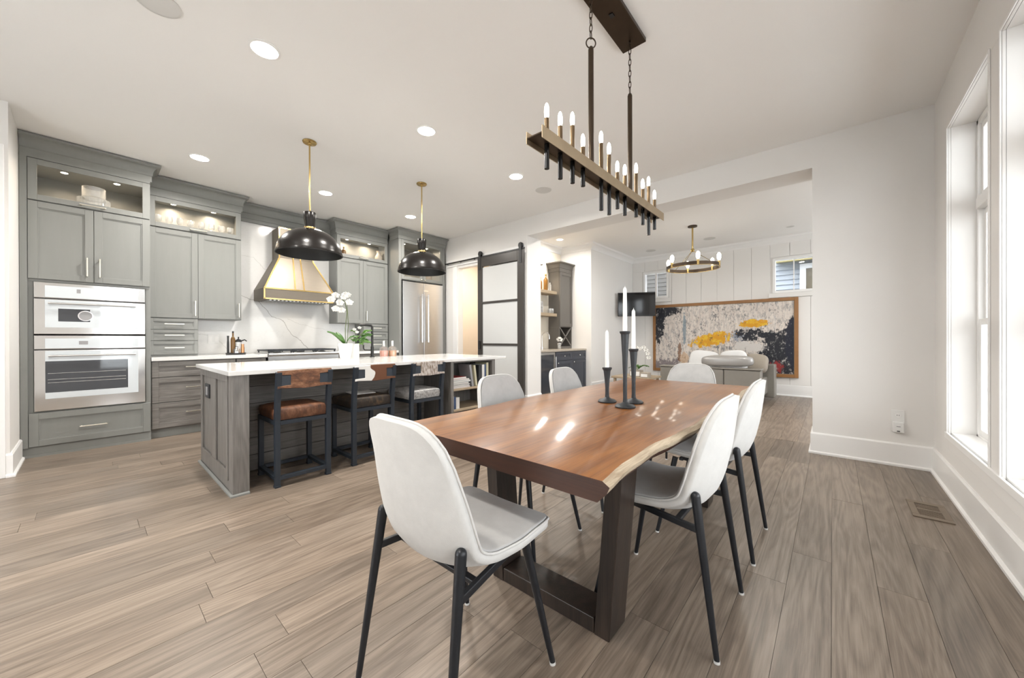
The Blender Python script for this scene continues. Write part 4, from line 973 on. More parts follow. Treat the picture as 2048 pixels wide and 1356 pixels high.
# ------------------------------------------------------------------ counter stools (forward = +y)
def make_stool(label, hb, hs_):
    o = thing('counter_stool', label, 'stool', (0, 0, 0), 'counter stools along the island')
    w, d, tb = .185, .20, .036; sz = .50
    for sx in (-1, 1):
        x = sx * w
        MB().box(x - tb / 2, x + tb / 2, d - tb / 2, d + tb / 2, .015, sz).box(x - .021, x + .021, d - .021, d + .021, 0, .016).build('leg', 'iron', o, bevel=.002)
        MB().box(x - tb / 2, x + tb / 2, -d - tb / 2, -d + tb / 2, .015, sz).box(x - .021, x + .021, -d - .021, -d + .021, 0, .016).build('leg', 'iron', o, bevel=.002)
        m = MB(); m.bar((x, -d, sz), (x, -d - .01, sz + .14), tb, tb * 1.15, (0, 1, 0), tb, tb * 1.1); m.bar((x, -d - .01, sz + .14), (x, -d - .045, .87), tb, tb * 1.1, (0, 1, 0), tb, tb)
        bp_ = m.build('back_post', 'iron', o, bevel=.002)
        MB().box(min(x, x - sx * .085), max(x, x - sx * .085), -d - .048, -d - .040, .765, .845).build('back_bracket', 'iron', bp_, bevel=.004)
        MB().box(x - tb / 2, x + tb / 2, -d + tb / 2, d - tb / 2, .055, .08).build('side_stretcher', 'iron', o)
        MB().box(x - tb / 2, x + tb / 2, -d + tb / 2, d - tb / 2, sz - .03, sz).build('seat_rail', 'iron', o)
    for y in (-d, d):
        MB().box(-w + tb / 2, w - tb / 2, y - tb / 2, y + tb / 2, .055, .08).build('front_stretcher' if y > 0 else 'rear_stretcher', 'iron', o)
        MB().box(-w + tb / 2, w - tb / 2, y - tb / 2, y + tb / 2, sz - .03, sz).build('seat_rail', 'iron', o)
    seat = MB(); N = 10; vs = []; fs = []
    for i in range(N + 1):
        for j in range(N + 1):
            u, v = i / N * 2 - 1, j / N * 2 - 1
            vs.append((u * .195, v * .20, sz + .078 + .022 * (1 - u ** 6) * (1 - v ** 6)))
    for i in range(N):
        for j in range(N): a = i * (N + 1) + j; fs.append((a, a + N + 1, a + N + 2, a + 1))
    n0 = len(vs); ring = [i * (N + 1) for i in range(N + 1)] + [N * (N + 1) + j for j in range(1, N + 1)] + [i * (N + 1) + N for i in range(N - 1, -1, -1)] + [j for j in range(N - 1, 0, -1)]
    for r in ring: x_, y_, z_ = vs[r]; vs.append((x_ * 1.03, y_ * 1.03, sz + .05))
    for r in ring: x_, y_, z_ = vs[r]; vs.append((x_ * .99, y_ * .99, sz + .003))
    R = len(ring)
    for k in range(R):
        k2 = (k + 1) % R; fs.append((ring[k], ring[k2], n0 + k2, n0 + k)); fs.append((n0 + k, n0 + k2, n0 + R + k2, n0 + R + k))
    fs.append(tuple(n0 + R + k for k in range(R)))
    seat.add(vs, fs); seat.build('seat', hs_, o, smooth=60)
    # hide sling with notched sides wrapped behind the posts
    a, b = .165, .195
    outl = [(-b, .745), (-a, .748), (0, .738), (a, .748), (b, .745), (b, .765), (.105, .77), (.105, .845), (b, .85), (b, .882), (0, .884), (-b, .878), (-b, .85), (-.105, .845), (-.105, .77), (-b, .765)]
    MB().prism(outl, 'y', -.252, -.238).build('back_sling', hb, o, bevel=.003)
    return o
stX = -3.357
s1 = make_stool('iron stool with brown hide seat and back, nearest the island end', 'hide_brown', 'hide_brown_seat')
s1.location = (stX, 1.108, 0); s1.rotation_euler = (0, 0, pi / 2)
s2 = make_stool('iron stool with brown and white cowhide back and dark seat', 'hide_cow', 'hide_dark')
s2.location = (stX - .03, 1.712, 0); s2.rotation_euler = (0, 0, pi / 2)
s3 = make_stool('iron stool with pale grey patterned seat, nearest the bookshelf', 'hide_zebra', 'hide_grey')
s3.location = (stX - .03, 2.30, 0); s3.rotation_euler = (0, 0, pi / 2)
for s_ in (s1, s2, s3): pass
mg = MB(); mg.v = []; 
mg.add([(-3.55, 1.62, .607), (-3.33, 1.60, .607), (-3.31, 1.80, .607), (-3.53, 1.84, .607)], [(0, 1, 2, 3)])
mo = mg.build('open_magazine', 'paper'); q = mo.modifiers.new('thick', 'SOLIDIFY'); q.thickness = .006; q.offset = 1
tag(mo, 'folded pale magazine lying on the cowhide stool seat', 'magazine')

# ------------------------------------------------------------------ dining table
TBX = -.915
tb = thing('dining_table', 'long live edge wooden dining table on dark trestle legs', 'table', (TBX, 2.03, 0))
rr = random.Random(11); ys = [.845 + (3.205 - .845) * k / 44 for k in range(45)]
def edge(sd, y):
    w = .012 * sin(y * 3.1 + sd) + .008 * sin(y * 7.7 + 2 * sd) + .003 * sin(y * 23 + sd)
    return (-.425 + w + (-.02 if y > 2.4 else 0) * (y - 2.4)) if sd > 0 else (-1.398 + w)
top, zt_, zb_ = [], .76, .702
vs = []; fs = []
for y in ys:
    l, r = edge(-1, y), edge(1, y)
    vs += [(l + .012, y, zt_), (r - .016, y, zt_), (r + .004, y, zt_ - .012), (r - .004, y, zt_ - .03), (r - .03, y, zb_), (l + .028, y, zb_), (l, y, zt_ - .03), (l - .004, y, zt_ - .012)]
n = len(ys); slab = MB()
def ribbon(i, j): return [(k * 8 + i, k * 8 + j, (k + 1) * 8 + j, (k + 1) * 8 + i) for k in range(n - 1)]
slab.add(vs, ribbon(0, 1) + ribbon(4, 5) + ribbon(5, 6) + ribbon(6, 7) + ribbon(7, 0) + ribbon(1, 2) + ribbon(2, 3) + ribbon(3, 4) + [tuple(range(8)), tuple((n - 1) * 8 + i for i in range(8))])
so = slab.build('table_top', 'table_top', tb, smooth=35)
so.data.materials.append(M['bark_edge']); so.data.materials.append(M['table_edge'])
for p in so.data.polygons:
    c = p.center; 
    if len(p.vertices) == 8: p.material_index = 2
    elif abs(p.normal.x) > .35 and p.normal.z > -.9: p.material_index = 1 if (p.normal.x > 0 and p.normal.z > -.45) else 2
def trestle(y0, y1):
    t_ = MB()
    o = None
    for sx in (-1, 1):
        xb, xt = TBX + sx * .295, TBX + sx * .352; w = .062
        MB().hexa([(xb - sx * w, y0, 0), (xb, y0, 0), (xb, y1, 0), (xb - sx * w, y1, 0)], [(xt - sx * w, y0, .69), (xt, y0, .69), (xt, y1, .69), (xt - sx * w, y1, .69)]).build('leg', 'table_leg', tb, bevel=.003)
    MB().box(TBX - .295 + .063, TBX + .295 - .063, y0 + .002, y1 - .002, 0.0, .06).build('bottom_beam', 'table_leg', tb, bevel=.003)
    MB().box(TBX - .345 + .06, TBX + .345 - .06, y0 + .002, y1 - .002, .63, .69).build('top_beam', 'table_leg', tb, bevel=.003)
    MB().box(TBX - .38, TBX + .38, y0 - .01, y1 + .01, .69, .702).build('mount_plate', 'black', tb)
trestle(1.248, 1.385); trestle(2.66, 2.797)

# ------------------------------------------------------------------ dining chairs (forward = +y, origin between the feet)
def make_chair():
    o = thing('dining_chair', 'x', 'chair', (0, 0, 0), 'upholstered chairs around the dining table')
    ctrl = [(-.228, .893), (-.217, .83), (-.200, .74), (-.181, .65), (-.161, .57), (-.128, .508), (-.06, .478), (.04, .474), (.14, .482), (.22, .487), (.262, .478)]
    P = [Vector((0, y, z)) for y, z in ctrl]
    def cr(t):
        n_ = len(P) - 1; f = t * n_; i = min(int(f), n_ - 1); f -= i
        p0 = P[max(i - 1, 0)]; p1 = P[i]; p2 = P[i + 1]; p3 = P[min(i + 2, n_)]
        return .5 * ((2 * p1) + (-p0 + p2) * f + (2 * p0 - 5 * p1 + 4 * p2 - p3) * f * f + (-p0 + 3 * p1 - 3 * p2 + p3) * f ** 3)
    def hw(t):
        f = min(1, t / .42)
        return .172 + .046 * (f * f * (3 - 2 * f)) - .010 * max(0, (t - .6) / .4)
    def surf(nu, ts, sc, off):
        rows = []
        for t_ in ts:
          row = []
          for i in range(nu + 1):
            u = i / nu * 2 - 1; u = math.copysign(1 - (1 - abs(u)) ** 1.5, u)
            cut = 1 - sqrt(max(0, 1 - abs(u) ** 3.2))
            t0, t1 = .17 * cut, .12 * cut
            t = t0 + (1 - t0 - t1) * t_
            c = cr(t); d = (cr(min(1, t + .01)) - cr(max(0, t - .01))).normalized(); nrm = Vector((0, -d.z, d.y))   # towards the sitter
            if nrm.y < 0 and t < .5: nrm = -nrm
            if t >= .5 and nrm.z < 0: nrm = -nrm
            curv = .016 + .030 * sin(pi * min(1, t / .75))
            row.append(c + Vector((u * hw(t) * sc, 0, 0)) + nrm * (curv * u * u + off(u, t_)))
          rows.append(row)
        return rows
    NU, NT_ = 18, 34
    ts = [(.5 - .5 * cos(pi * k / NT_)) for k in range(NT_ + 1)]
    def solid(sc, lo, hi, tt):
        A = surf(NU, tt, sc, hi); B = surf(NU, tt, sc, lo); m = MB(); R, Cc = len(A), NU + 1
        vs = [p for r in A for p in r] + [p for r in B for p in r]; nb = R * Cc; fs = []
        for r in range(R - 1):
            for c in range(NU):
                a = r * Cc + c; fs.append((a, a + 1, a + Cc + 1, a + Cc)); fs.append((nb + a, nb + a + Cc, nb + a + Cc + 1, nb + a + 1))
        ring = [c for c in range(Cc)] + [r * Cc + NU for r in range(1, R)] + [(R - 1) * Cc + c for c in range(NU - 1, -1, -1)] + [r * Cc for r in range(R - 2, 0, -1)]
        for k in range(len(ring)):
            k2 = (k + 1) % len(ring); fs.append((ring[k], nb + ring[k], nb + ring[k2], ring[k2]))
        return m.add(vs, fs), [A[i // Cc][i % Cc] for i in ring]
    m, rim = solid(1.0, lambda u, t: -.030 - .016 * (1 - u ** 4) * min(1, 4 * t, 4 * (1 - t)), lambda u, t: -.004, ts)
    sh = m.build('seat_shell', 'fabric', o, smooth=0)
    MB().tube(rim, .0042, 6, closed=True).build('piping', 'fabric', sh, smooth=0)
    t2 = [.012 + .976 * x for x in ts]
    m, rim2 = solid(.975, lambda u, t: -.003, lambda u, t: .004 + .022 * (1 - abs(u) ** 3) * min(1, 7 * t, 7 * (1 - t)), t2)
    m.build('seat_pad', 'fabric_seat', o, smooth=0)
    for sx in (-1, 1):
        l = MB().cyl((sx * .226, -.234, .008), (sx * .198, -.160, .545), .0095, .0165, n=14).ball((sx * .198, -.160, .545), .0165, n=14, m=8).build('leg', 'leg_black', o, smooth=50)
        MB().cyl((sx * .2263, -.2345, 0), (sx * .2257, -.234, .009), .0105, .011, n=12).build('foot_cap', 'ceramic', l, smooth=40)
        l = MB().cyl((sx * .218, .234, .008), (sx * .165, .150, .438), .0095, .0155, n=14).build('leg', 'leg_black', o, smooth=50)
        MB().cyl((sx * .2185, .2345, 0), (sx * .2175, .234, .009), .0105, .011, n=12).build('foot_cap', 'ceramic', l, smooth=40)
        MB().bar((sx * .205, -.178, .428), (sx * .155, .12, .442), .016, .024).build('side_rail', 'leg_black', o, bevel=.003)
    MB().bar((-.166, .12, .432), (.166, .12, .432), .022, .016).build('cross_rail', 'leg_black', o, bevel=.003)
    MB().bar((-.19, -.09, .428), (.19, -.09, .428), .022, .016).build('cross_rail', 'leg_black', o, bevel=.003)
    return o
ch = make_chair()
ch['label'] = 'white upholstered chair at the table end nearest the viewer'; ch.location = (-.945, .807, 0)
dup(ch, (-.93, 3.25, 0), pi, 'white upholstered chair at the table end by the living room')
dup(ch, (-.536, 1.64, 0), pi / 2, 'white upholstered chair nearest the viewer on the window side of the table')
dup(ch, (-.530, 2.365, 0), pi / 2, 'second white upholstered chair on the window side of the table')
dup(ch, (-1.345, 1.655, 0), -pi / 2, 'white upholstered chair on the island side of the table, in front of the bookshelf')
dup(ch, (-1.345, 2.375, 0), -pi / 2, 'white upholstered chair on the island side of the table, before the wet bar')

# ------------------------------------------------------------------ candle holders
def candlestick(x, y, h, ch_, lb, lc):
    o = thing('candlestick', lb, 'candlestick', (x, y, .7605), 'black candlesticks on the dining table')
    k = h / .395
    MB().lathe([(0, 0), (.050, 0), (.052, .006), (.044, .014), (.022, .02), (.012, .028)], (x, y, .7605), 32).build('foot', 'cast', o, smooth=40)
    MB().lathe([(.012, .027), (.0105, .05), (.0105, h * .4), (.014, h * .65), (.019, h * .88), (.021, h - .016)], (x, y, .7605), 24).build('stem', 'cast', o, smooth=40)
    MB().lathe([(.021, h - .0165), (.026, h - .010), (.027, h - .002), (.024, h), (.014, h), (.0125, h - .008), (0, h - .008)], (x, y, .7605), 24).build('cup', 'cast', o, smooth=40)
    c = thing('taper_candle', lc, 'candle', (x, y, .7605 + h - .008), 'white candles in the candlesticks')
    z0 = .7605 + h - .0075
    MB().lathe([(0, 0), (.0115, 0), (.0105, ch_ * .5), (.009, ch_ - .012), (.005, ch_ - .002), (0, ch_)], (x, y, z0), 18).build('wax', 'wax', c, smooth=40)
    MB().cyl((x, y, z0 + ch_ - .002), (x + .001, y, z0 + ch_ + .008), .0012, n=6).build('wick', 'paper', c)
candlestick(-.958, 1.912, .195, .215, 'shortest black candlestick on the table', 'white candle in the shortest candlestick')
candlestick(-.812, 1.822, .395, .235, 'tallest black candlestick on the table', 'white candle in the tallest candlestick')
candlestick(-.832, 1.978, .300, .225, 'middle height black candlestick on the table', 'white candle in the middle height candlestick')

# ------------------------------------------------------------------ linear chandelier
CX = -.985
lc = thing('linear_chandelier', 'long bronze bar chandelier with candle bulbs above the dining table', 'chandelier', (CX, 2.035, ZC))
MB().box(CX - .078, CX + .078, 1.71, 2.365, ZC - .028, ZC - .0005).build('canopy', 'bronze_dark', lc, bevel=.003)
MB().box(CX - .012, CX + .012, 2.02, 2.05, ZC - .034, ZC - .0285).build('canopy_screw', 'black', lc)
y0, y1 = 1.28, 2.79; z0, z1 = 1.985, 2.04
MB().box(CX - .045, CX - .041, y0, y1, z0, z1).build('side_plate', 'bronze', lc, bevel=.001)
MB().box(CX + .041, CX + .045, y0, y1, z0, z1).build('side_plate', 'bronze', lc, bevel=.001)
MB().box(CX - .0405, CX + .0405, y0 + .002, y1 - .002, 2.008, 2.013).build('web', 'bronze_dark', lc)
for yy in (1.785, 2.292):
    MB().cyl((CX, yy, 2.013), (CX, yy, 2.68), .0145, n=18).lathe([(.0145, 2.68), (.011, 2.692), (.006, 2.697), (0, 2.698)], (CX, yy, 0), 16).build('hanging_rod', 'bronze_dark', lc, smooth=40)
    rings = []; zt0 = 2.695
    if yy < 2: 
        MB().tube([(CX + .026 * cos(a) * .7, yy + .026 * cos(a) * .7, 2.715 + .028 * sin(a)) for a in [2 * pi * k / 24 for k in range(24)]], .0035, 8, closed=True).build('ring', 'bronze_dark', lc, smooth=40); zt0 = 2.738
    k = 0; zz = zt0
    while zz < ZC - .045:
        L = .042; d = (1, 0) if k % 2 else (0, 1)
        pts = []
        for a in range(16):
            an = 2 * pi * a / 16; pts.append((CX + d[0] * .008 * cos(an), yy + d[1] * .008 * cos(an), zz + L / 2 + (L / 2 + .002) * sin(an)))
        MB().tube(pts, .0024, 6, closed=True).build('chain_link', 'bronze_dark', lc, smooth=40); zz += L - .006; k += 1
    MB().cyl((CX, yy, zz - .002), (CX, yy, ZC - .028), .006, n=12).build('hook', 'bronze_dark', lc, smooth=40)
BUL = [(1.375, 2.193, 2.124, 1.894), (1.485, 2.202, 2.135, 1.884), (1.595, 2.253, 2.185, 1.898), (1.698, 2.188, 2.118, 1.914), (1.899, 2.29, 2.217, 1.841), (1.996, 2.262, 2.19, 1.84), (2.106, 2.196, 2.124, 1.904), (2.212, 2.211, 2.14, 1.891), (2.388, 2.284, 2.212, 1.924), (2.502, 2.218, 2.144, 1.898), (2.608, 2.264, 2.195, 1.85), (2.722, 2.207, 2.133, 1.915)]
for y, zt1, zj, zb1 in BUL:
    tu = MB().cyl((CX, y, zb1), (CX, y, 2.007), .0115, n=16).build('lower_tube', 'tube_dark', lc, smooth=40)
    MB().cyl((CX, y, 2.014), (CX, y, zj), .0115, n=16).build('candle_tube', 'bronze_mid', lc, smooth=40)
    MB().lathe([(.007, 0), (.0105, .012), (.0115, .03), (.0105, .05), (.007, .064), (.003, .070), (0, .071)], (CX, y, zj + .0005), 16).build('bulb', 'bulb_glow', lc, smooth=50)

# ------------------------------------------------------------------ dome pendants
def pendant(y, lb):
    x = -3.88; o = thing('dome_pendant', lb, 'pendant light', (x, y, ZC), 'dome pendants over the island')
    MB().lathe([(0, 0), (.062, 0), (.064, -.008), (.058, -.016), (.02, -.02), (.018, -.03), (0, -.03)], (x, y, ZC), 28).build('canopy', 'brass', o, smooth=40)
    MB().cyl((x, y, ZC - .02), (x, y, 2.35), .0075, n=12).build('stem', 'brass', o, smooth=40)
    MB().lathe([(0, 2.362), (.054, 2.362), (.057, 2.355), (.054, 2.30), (.046, 2.235), (.046, 2.215)], (x, y, 0), 28).build('neck', 'pendant', o, smooth=40)
    MB().lathe([(.052, 2.216), (.054, 2.208), (.052, 2.200)], (x, y, 0), 28).build('collar', 'brass', o, smooth=40)
    R, zr, H_ = .292, 1.948, .252; out = []; inn = []
    for k in range(15):
        a = k / 14 * pi / 2; r = R * cos(a) ** .92; z = zr + H_ * sin(a)
        if r < .05: continue
        out.append((r, z)); inn.append((r - .006, z - .004))
    MB().lathe([(R + .003, zr), (R + .004, zr + .012)] + out[1:] + [(.046, zr + H_)], (x, y, 0), 48, cap=False).build('dome', 'pendant', o, smooth=50)
    MB().lathe([(R + .003, zr), (R - .004, zr + .001)] + inn[1:] + [(.0, zr + H_ - .01)], (x, y, 0), 48, cap=False).build('dome_lining', 'pendant_in', o, smooth=50)
    MB().ball((x, y, 2.09), .035, n=16, m=10).cyl((x, y, 2.12), (x, y, 2.19), .02, n=12).build('bulb', 'ceramic', o, smooth=50)
    return o
pendant(1.425, 'black dome pendant over the island, nearer the oven tower')
pendant(2.735, 'black dome pendant over the island, in front of the refrigerator')

# ------------------------------------------------------------------ ceiling fixtures
def downlight(x, y, lb, r=.078, w=None, lit=True):
    o = thing('recessed_downlight', lb, 'ceiling light', (x, y, ZC), 'recessed ceiling downlights')
    MB().lathe([(r, -.0005), (r + .016, -.0005), (r + .016, -.004), (r, -.006)], (x, y, ZC), 36, cap=False).build('trim_ring', 'trim', o, smooth=30)
    MB().lathe([(0, -.003), (r, -.003), (r, -.0005), (0, -.0005)], (x, y, ZC), 36).build('diffuser', 'glow' if lit else 'speaker', o)
    if lit: disk_light('downlight_glow', (x, y, ZC - .007), r * .95, DOWN_W if w is None else w, o, (1, .96, .90), 165)
for x, y, lb in ((-2.87, .775, 'recessed downlight above the stools, nearest the viewer'), (-2.86, 2.07, 'recessed downlight in line with the pendant domes, middle of its row'), (-2.86, 3.36, 'recessed downlight before the barn door'),
                 (-5.10, .775, 'recessed downlight in front of the oven tower'), (-5.085, 2.065, 'recessed downlight in front of the range hood'), (-5.06, 3.355, 'recessed downlight in front of the refrigerator'),
                 (-.9, -.6, 'recessed downlight behind the viewer by the windows'), (-2.87, -.7, 'recessed downlight behind the viewer by the patio doors')): downlight(x, y, lb)  # the two behind the viewer are unseen lamps added for brightness
downlight(-4.05, 6.08, 'recessed downlight over the wet bar', .06, 5)
for x, y, lb, lit in ((-.56, 8.04, 'recessed downlight above the painting in the living room', False), (-3.0, 5.6, 'recessed downlight in the living room behind the beam', True), (-.6, 5.7, 'recessed downlight in the living room near the pier', True), (1.2, 6.9, 'recessed downlight in the living room out of view', True)):
    downlight(x, y, lb, .06, 8, lit)  # the lit living room ones are unseen, added to raise the light level
downlight(-5.3, 5.5, 'recessed downlight in the pantry behind the barn door', .06, 16)
for x, y, lb in ((-2.93, .262, 'round ceiling speaker near the front downlight'), (-2.853, 3.906, 'round ceiling speaker in front of the beam'), (-1.815, 7.96, 'round ceiling speaker beyond the ring chandelier'), (-3.05, 8.2, 'round ceiling speaker above the television')):
    o = thing('ceiling_speaker', lb, 'speaker', (x, y, ZC), 'round ceiling speakers')
    MB().lathe([(.095, -.0005), (.105, -.0005), (.105, -.004), (.095, -.005)], (x, y, ZC), 36, cap=False).build('rim', 'speaker', o)
    MB().lathe([(0, -.004), (.095, -.004), (.095, -.0005), (0, -.0005)], (x, y, ZC), 36).build('grille', 'speaker', o)
# ------------------------------------------------------------------ barn door
struct(MB().box(-5.53, PD0, YF - .018, YF - .0005, 0, 2.50).box(PD1, PD1 + .11, YF - .018, YF - .0005, 0, 2.50).build('trim_4', 'trim', bevel=.003), 'white casing of the pantry doorway')
struct(MB().box(-5.72, -3.73, YF - .022, YF - .0005, 2.502, 2.63).build('trim_5', 'trim', bevel=.003), 'white header board behind the barn door rail')
struct(MB().box(PD0, PD0 + .015, YF, YF + .12, 0, PDT).box(PD0 + .015, PD1, YF, YF + .12, PDT - .015, PDT).build('trim_6', 'trim'), 'white jamb of the pantry doorway')
bd = thing('barn_door', 'black framed sliding barn door with frosted glass panes', 'door', (-4.25, 4.565, 0))
bx0, bx1, by0, by1 = -4.775, -3.725, 4.545, 4.585
for a, b in ((bx0, bx0 + .115), (bx1 - .125, bx1)): MB().box(a, b, by0, by1, .02, 2.545).build('stile', 'barn_frame', bd, bevel=.003)
MB().box(bx0 + .1155, bx1 - .1255, by0, by1, 2.385, 2.545).build('top_rail', 'barn_frame', bd, bevel=.003)
MB().box(bx0 + .1155, bx1 - .1255, by0, by1, .02, .26).build('bottom_rail', 'barn_frame', bd, bevel=.003)
zs = [.26, 1.015, 1.745, 2.385]
for z in zs[1:3]: MB().box(bx0 + .1155, bx1 - .1255, by0, by1, z - .018, z + .018).build('glazing_bar', 'barn_frame', bd, bevel=.002)
for a, b in zip(zs[:-1], zs[1:]): MB().box(bx0 + .116, bx1 - .126, by0 + .014, by1 - .014, a + .019, b - .019).build('pane', 'frost', bd)
for x in (bx0 + .055, bx1 - .06):
    MB().box(x - .028, x + .028, by0 - .007, by0 - .0005, 2.33, 2.655).build('strap_hanger', 'black', bd, bevel=.002)
    MB().cyl((x, by0 + .001, 2.6215), (x, by0 + .03, 2.6215), .045, n=24).build('roller', 'black', bd, smooth=40)
MB().box(bx0 + .04, bx0 + .075, by0 - .035, by0 - .022, .93, 1.08).box(bx0 + .05, bx0 + .065, by0 - .022, by0, .94, .96).box(bx0 + .05, bx0 + .065, by0 - .022, by0, 1.05, 1.07).build('pull', 'black', bd, bevel=.002)
rl = thing('barn_door_rail', 'black steel rail carrying the barn door', 'rail', (-4.7, YF - .05, 2.57))
MB().box(-5.70, -3.70, by0 + .008, by0 + .016, 2.549, 2.575).build('flat_bar', 'black', rl, bevel=.002)
for k in range(6): MB().cyl((-5.66 + k * .38, by0 + .016, 2.56), (-5.66 + k * .38, YF - .022, 2.56), .011, n=12).build('standoff', 'black', rl, smooth=40)

# ------------------------------------------------------------------ wet bar
CB = -3.86
bb = thing('bar_cabinet', 'dark navy base cabinet of the wet bar with small knobs', 'cabinet', (-4.15, 6.17, 0))
MB().box(ALX + .003, CB, 5.625, ALY - .003, .09, .868).build('body', 'navy', bb)
MB().box(ALX + .1, CB - .05, 5.625, ALY - .003, 0, .0895).build('toe_kick', 'navy', bb)
d = shaker(bb, 'drawer', CB, 5.63, 6.17, .70, .864, 'navy', fr=.045); MB().ball((CB + .04, 5.90, .78), .015, n=12, m=8).build('knob', 'chrome', d, smooth=60)
d = shaker(bb, 'drawer', CB, 6.17, 6.722, .70, .864, 'navy', fr=.045); MB().ball((CB + .04, 6.45, .78), .015, n=12, m=8).build('knob', 'chrome', d, smooth=60)
d = shaker(bb, 'door', CB, 5.63, 6.17, .095, .696, 'navy'); MB().ball((CB + .04, 5.68, .655), .015, n=12, m=8).build('knob', 'chrome', d, smooth=60)
d = shaker(bb, 'door', CB, 6.17, 6.722, .095, .696, 'navy'); MB().ball((CB + .04, 6.23, .655), .015, n=12, m=8).build('knob', 'chrome', d, smooth=60)
wc = thing('wine_cooler', 'steel framed wine cooler with glass door under the bar counter', 'wine cooler', (-4.15, 5.3, 0))
MB().box(ALX + .003, CB - .02, 4.985, 5.62, .01, .866).build('body', 'black', wc)
MB().box(CB - .0195, CB + .015, 4.99, 5.035, .09, .862).box(CB - .0195, CB + .015, 5.575, 5.615, .09, .862).box(CB - .0195, CB + .015, 5.036, 5.574, .82, .862).box(CB - .0195, CB + .015, 5.036, 5.574, .09, .14).build('door_frame', 'steel', wc)
MB().box(CB - .005, CB, 5.036, 5.574, .141, .819).build('door_glass', 'oven_window', wc)
MB().cyl((CB + .05, 5.59, .2), (CB + .05, 5.59, .78), .011, n=12).cyl((CB + .014, 5.59, .25), (CB + .05, 5.59, .25), .008, n=10).cyl((CB + .014, 5.59, .73), (CB + .05, 5.59, .73), .008, n=10).build('handle', 'steel', wc, smooth=40)
tag(MB().box(ALX + .002, CB + .03, 4.984, ALY - .002, .869, .905).build('bar_counter', 'stone_tan', bevel=.004), 'tan stone counter of the wet bar', 'countertop')
tag(MB().box(ALX + .0005, ALX + .010, 4.983, ALY - .001, .906, ZC - .135).build('bar_tile', 'tile_warm'), 'warm cream tile behind the bar shelves', 'backsplash')
bu = thing('bar_wall_cabinet', 'tall brown grey wet bar cabinet with crown and crossed wine rack', 'cabinet', (-4.3, 6.5, .906))
ux, uy0, uy1 = -4.183, 6.255, ALY - .003
MB().box(ALX + .011, ux, uy0, uy1, 1.345, 2.50).box(ALX + .011, ux, uy0, uy0 + .02, .906, 1.3445).box(ALX + .011, ux, uy1 - .02, uy1, .906, 1.3445).box(ALX + .011, ALX + .02, uy0 + .02, uy1 - .02, .906, 1.3445).box(ALX + .011, ux, uy0 + .02, uy1 - .02, .906, .95).build('body', 'bar_grey', bu, bevel=.001, seg=1)
shaker(bu, 'door', ux, uy0 + .004, uy1 - .004, 1.36, 2.47, 'bar_grey', fr=.06)
for p, q in (((uy0 + .02, .95), (uy1 - .02, 1.345)), ((uy0 + .02, 1.345), (uy1 - .02, .95))):
    MB().bar((ux - .01, p[0], p[1]), (ux - .01, q[0], q[1]), .022, .022, (1, 0, 0)).build('lattice_bar', 'stain_grey', bu)
MB().box(ux, ux + .02, uy0, uy1, 2.472, 2.52).build('top_rail', 'bar_grey', bu)
crown(bu, [(ALX + .012, uy0), (ux + .005, uy0), (ux + .005, uy1)], 2.48, 2.665, 'bar_grey', -1, .085)
MB().box(ALX + .011, ux, uy0, uy1, 2.5005, 2.66).build('top_box', 'bar_grey', bu)
for z, lb in ((2.0, 'upper floating wood shelf of the wet bar'), (1.555, 'lower floating wood shelf of the wet bar')):
    tag(MB().box(ALX + .011, -4.20, 4.99, 6.2, z, z + .06).build('floating_shelf', 'shelf_wood', bevel=.003), lb, 'shelf')
bottle_shape(-4.32, 5.98, 2.061, .045, .34, 'amber', 'liquor_bottle', 'tall gold liquor bottle on the upper bar shelf', 'bottle', 'gold')
bottle_shape(-4.30, 6.09, 2.061, .032, .20, 'clear_glass', 'liquor_bottle', 'short clear liquor bottle on the upper bar shelf', 'bottle', 'black')
bottle_shape(-4.30, 5.72, 2.061, .032, .22, 'book_dark', 'liquor_bottle', 'dark liquor bottle at the wall end of the upper bar shelf', 'bottle', 'black')
bottle_shape(-4.34, 5.84, 2.061, .03, .26, 'amber', 'liquor_bottle', 'slim amber liquor bottle on the upper bar shelf', 'bottle', 'black')
pf = thing('framed_print', 'small pale framed print leaning on the lower bar shelf', 'picture', (-4.40, 5.88, 1.616))
MB().box(-4.40, -4.385, 5.78, 5.98, 1.616, 1.86).build('frame', 'outlet', pf, bevel=.002)
MB().box(-4.3845, -4.383, 5.80, 5.96, 1.636, 1.84).build('print', 'hide_grey', pf)
for y, lb in ((6.06, 'glass tumbler next to the print on the lower bar shelf'), (6.14, 'glass tumbler at the cabinet end of the lower bar shelf')):
    tag(MB().lathe(bowl(.036, .10), (-4.28, y, 1.616), 18).build('tumbler', 'clear_glass', smooth=40), lb, 'glass', 'tumblers on the lower bar shelf')
bf = thing('bar_faucet', 'arched chrome faucet on the bar counter', 'faucet', (-4.32, 5.85, .906))
MB().cyl((-4.32, 5.85, .906), (-4.32, 5.85, .95), .022, n=16).build('base', 'chrome', bf, smooth=40)
MB().tube([(-4.32, 5.85, .94), (-4.32, 5.85, 1.16)] + [(-4.32 + .06 - .06 * cos(a), 5.85 + .04 - .04 * cos(a), 1.16 + .07 * sin(a)) for a in [pi * k / 8 for k in range(1, 9)]] + [(-4.20, 5.93, 1.10)], .010, 10).build('spout', 'chrome', bf, smooth=40)
bv = thing('bar_flower_vase', 'small glass vase of white flowers on the bar counter', 'vase', (-4.08, 6.1, .906))
MB().lathe(bowl(.035, .12), (-4.08, 6.1, .906), 16).build('vase_body', 'clear_glass', bv, smooth=40)
for k in range(6): flower((-4.08 + .03 * cos(k), 6.1 + .05 * sin(k * 1.1), 1.07 + .025 * (k % 3)), (1, -.4, .2), .03, bv)
sc = thing('bar_sconce', 'black wall sconce above the bar shelves', 'lamp', (ALX + .01, 5.63, 2.58))
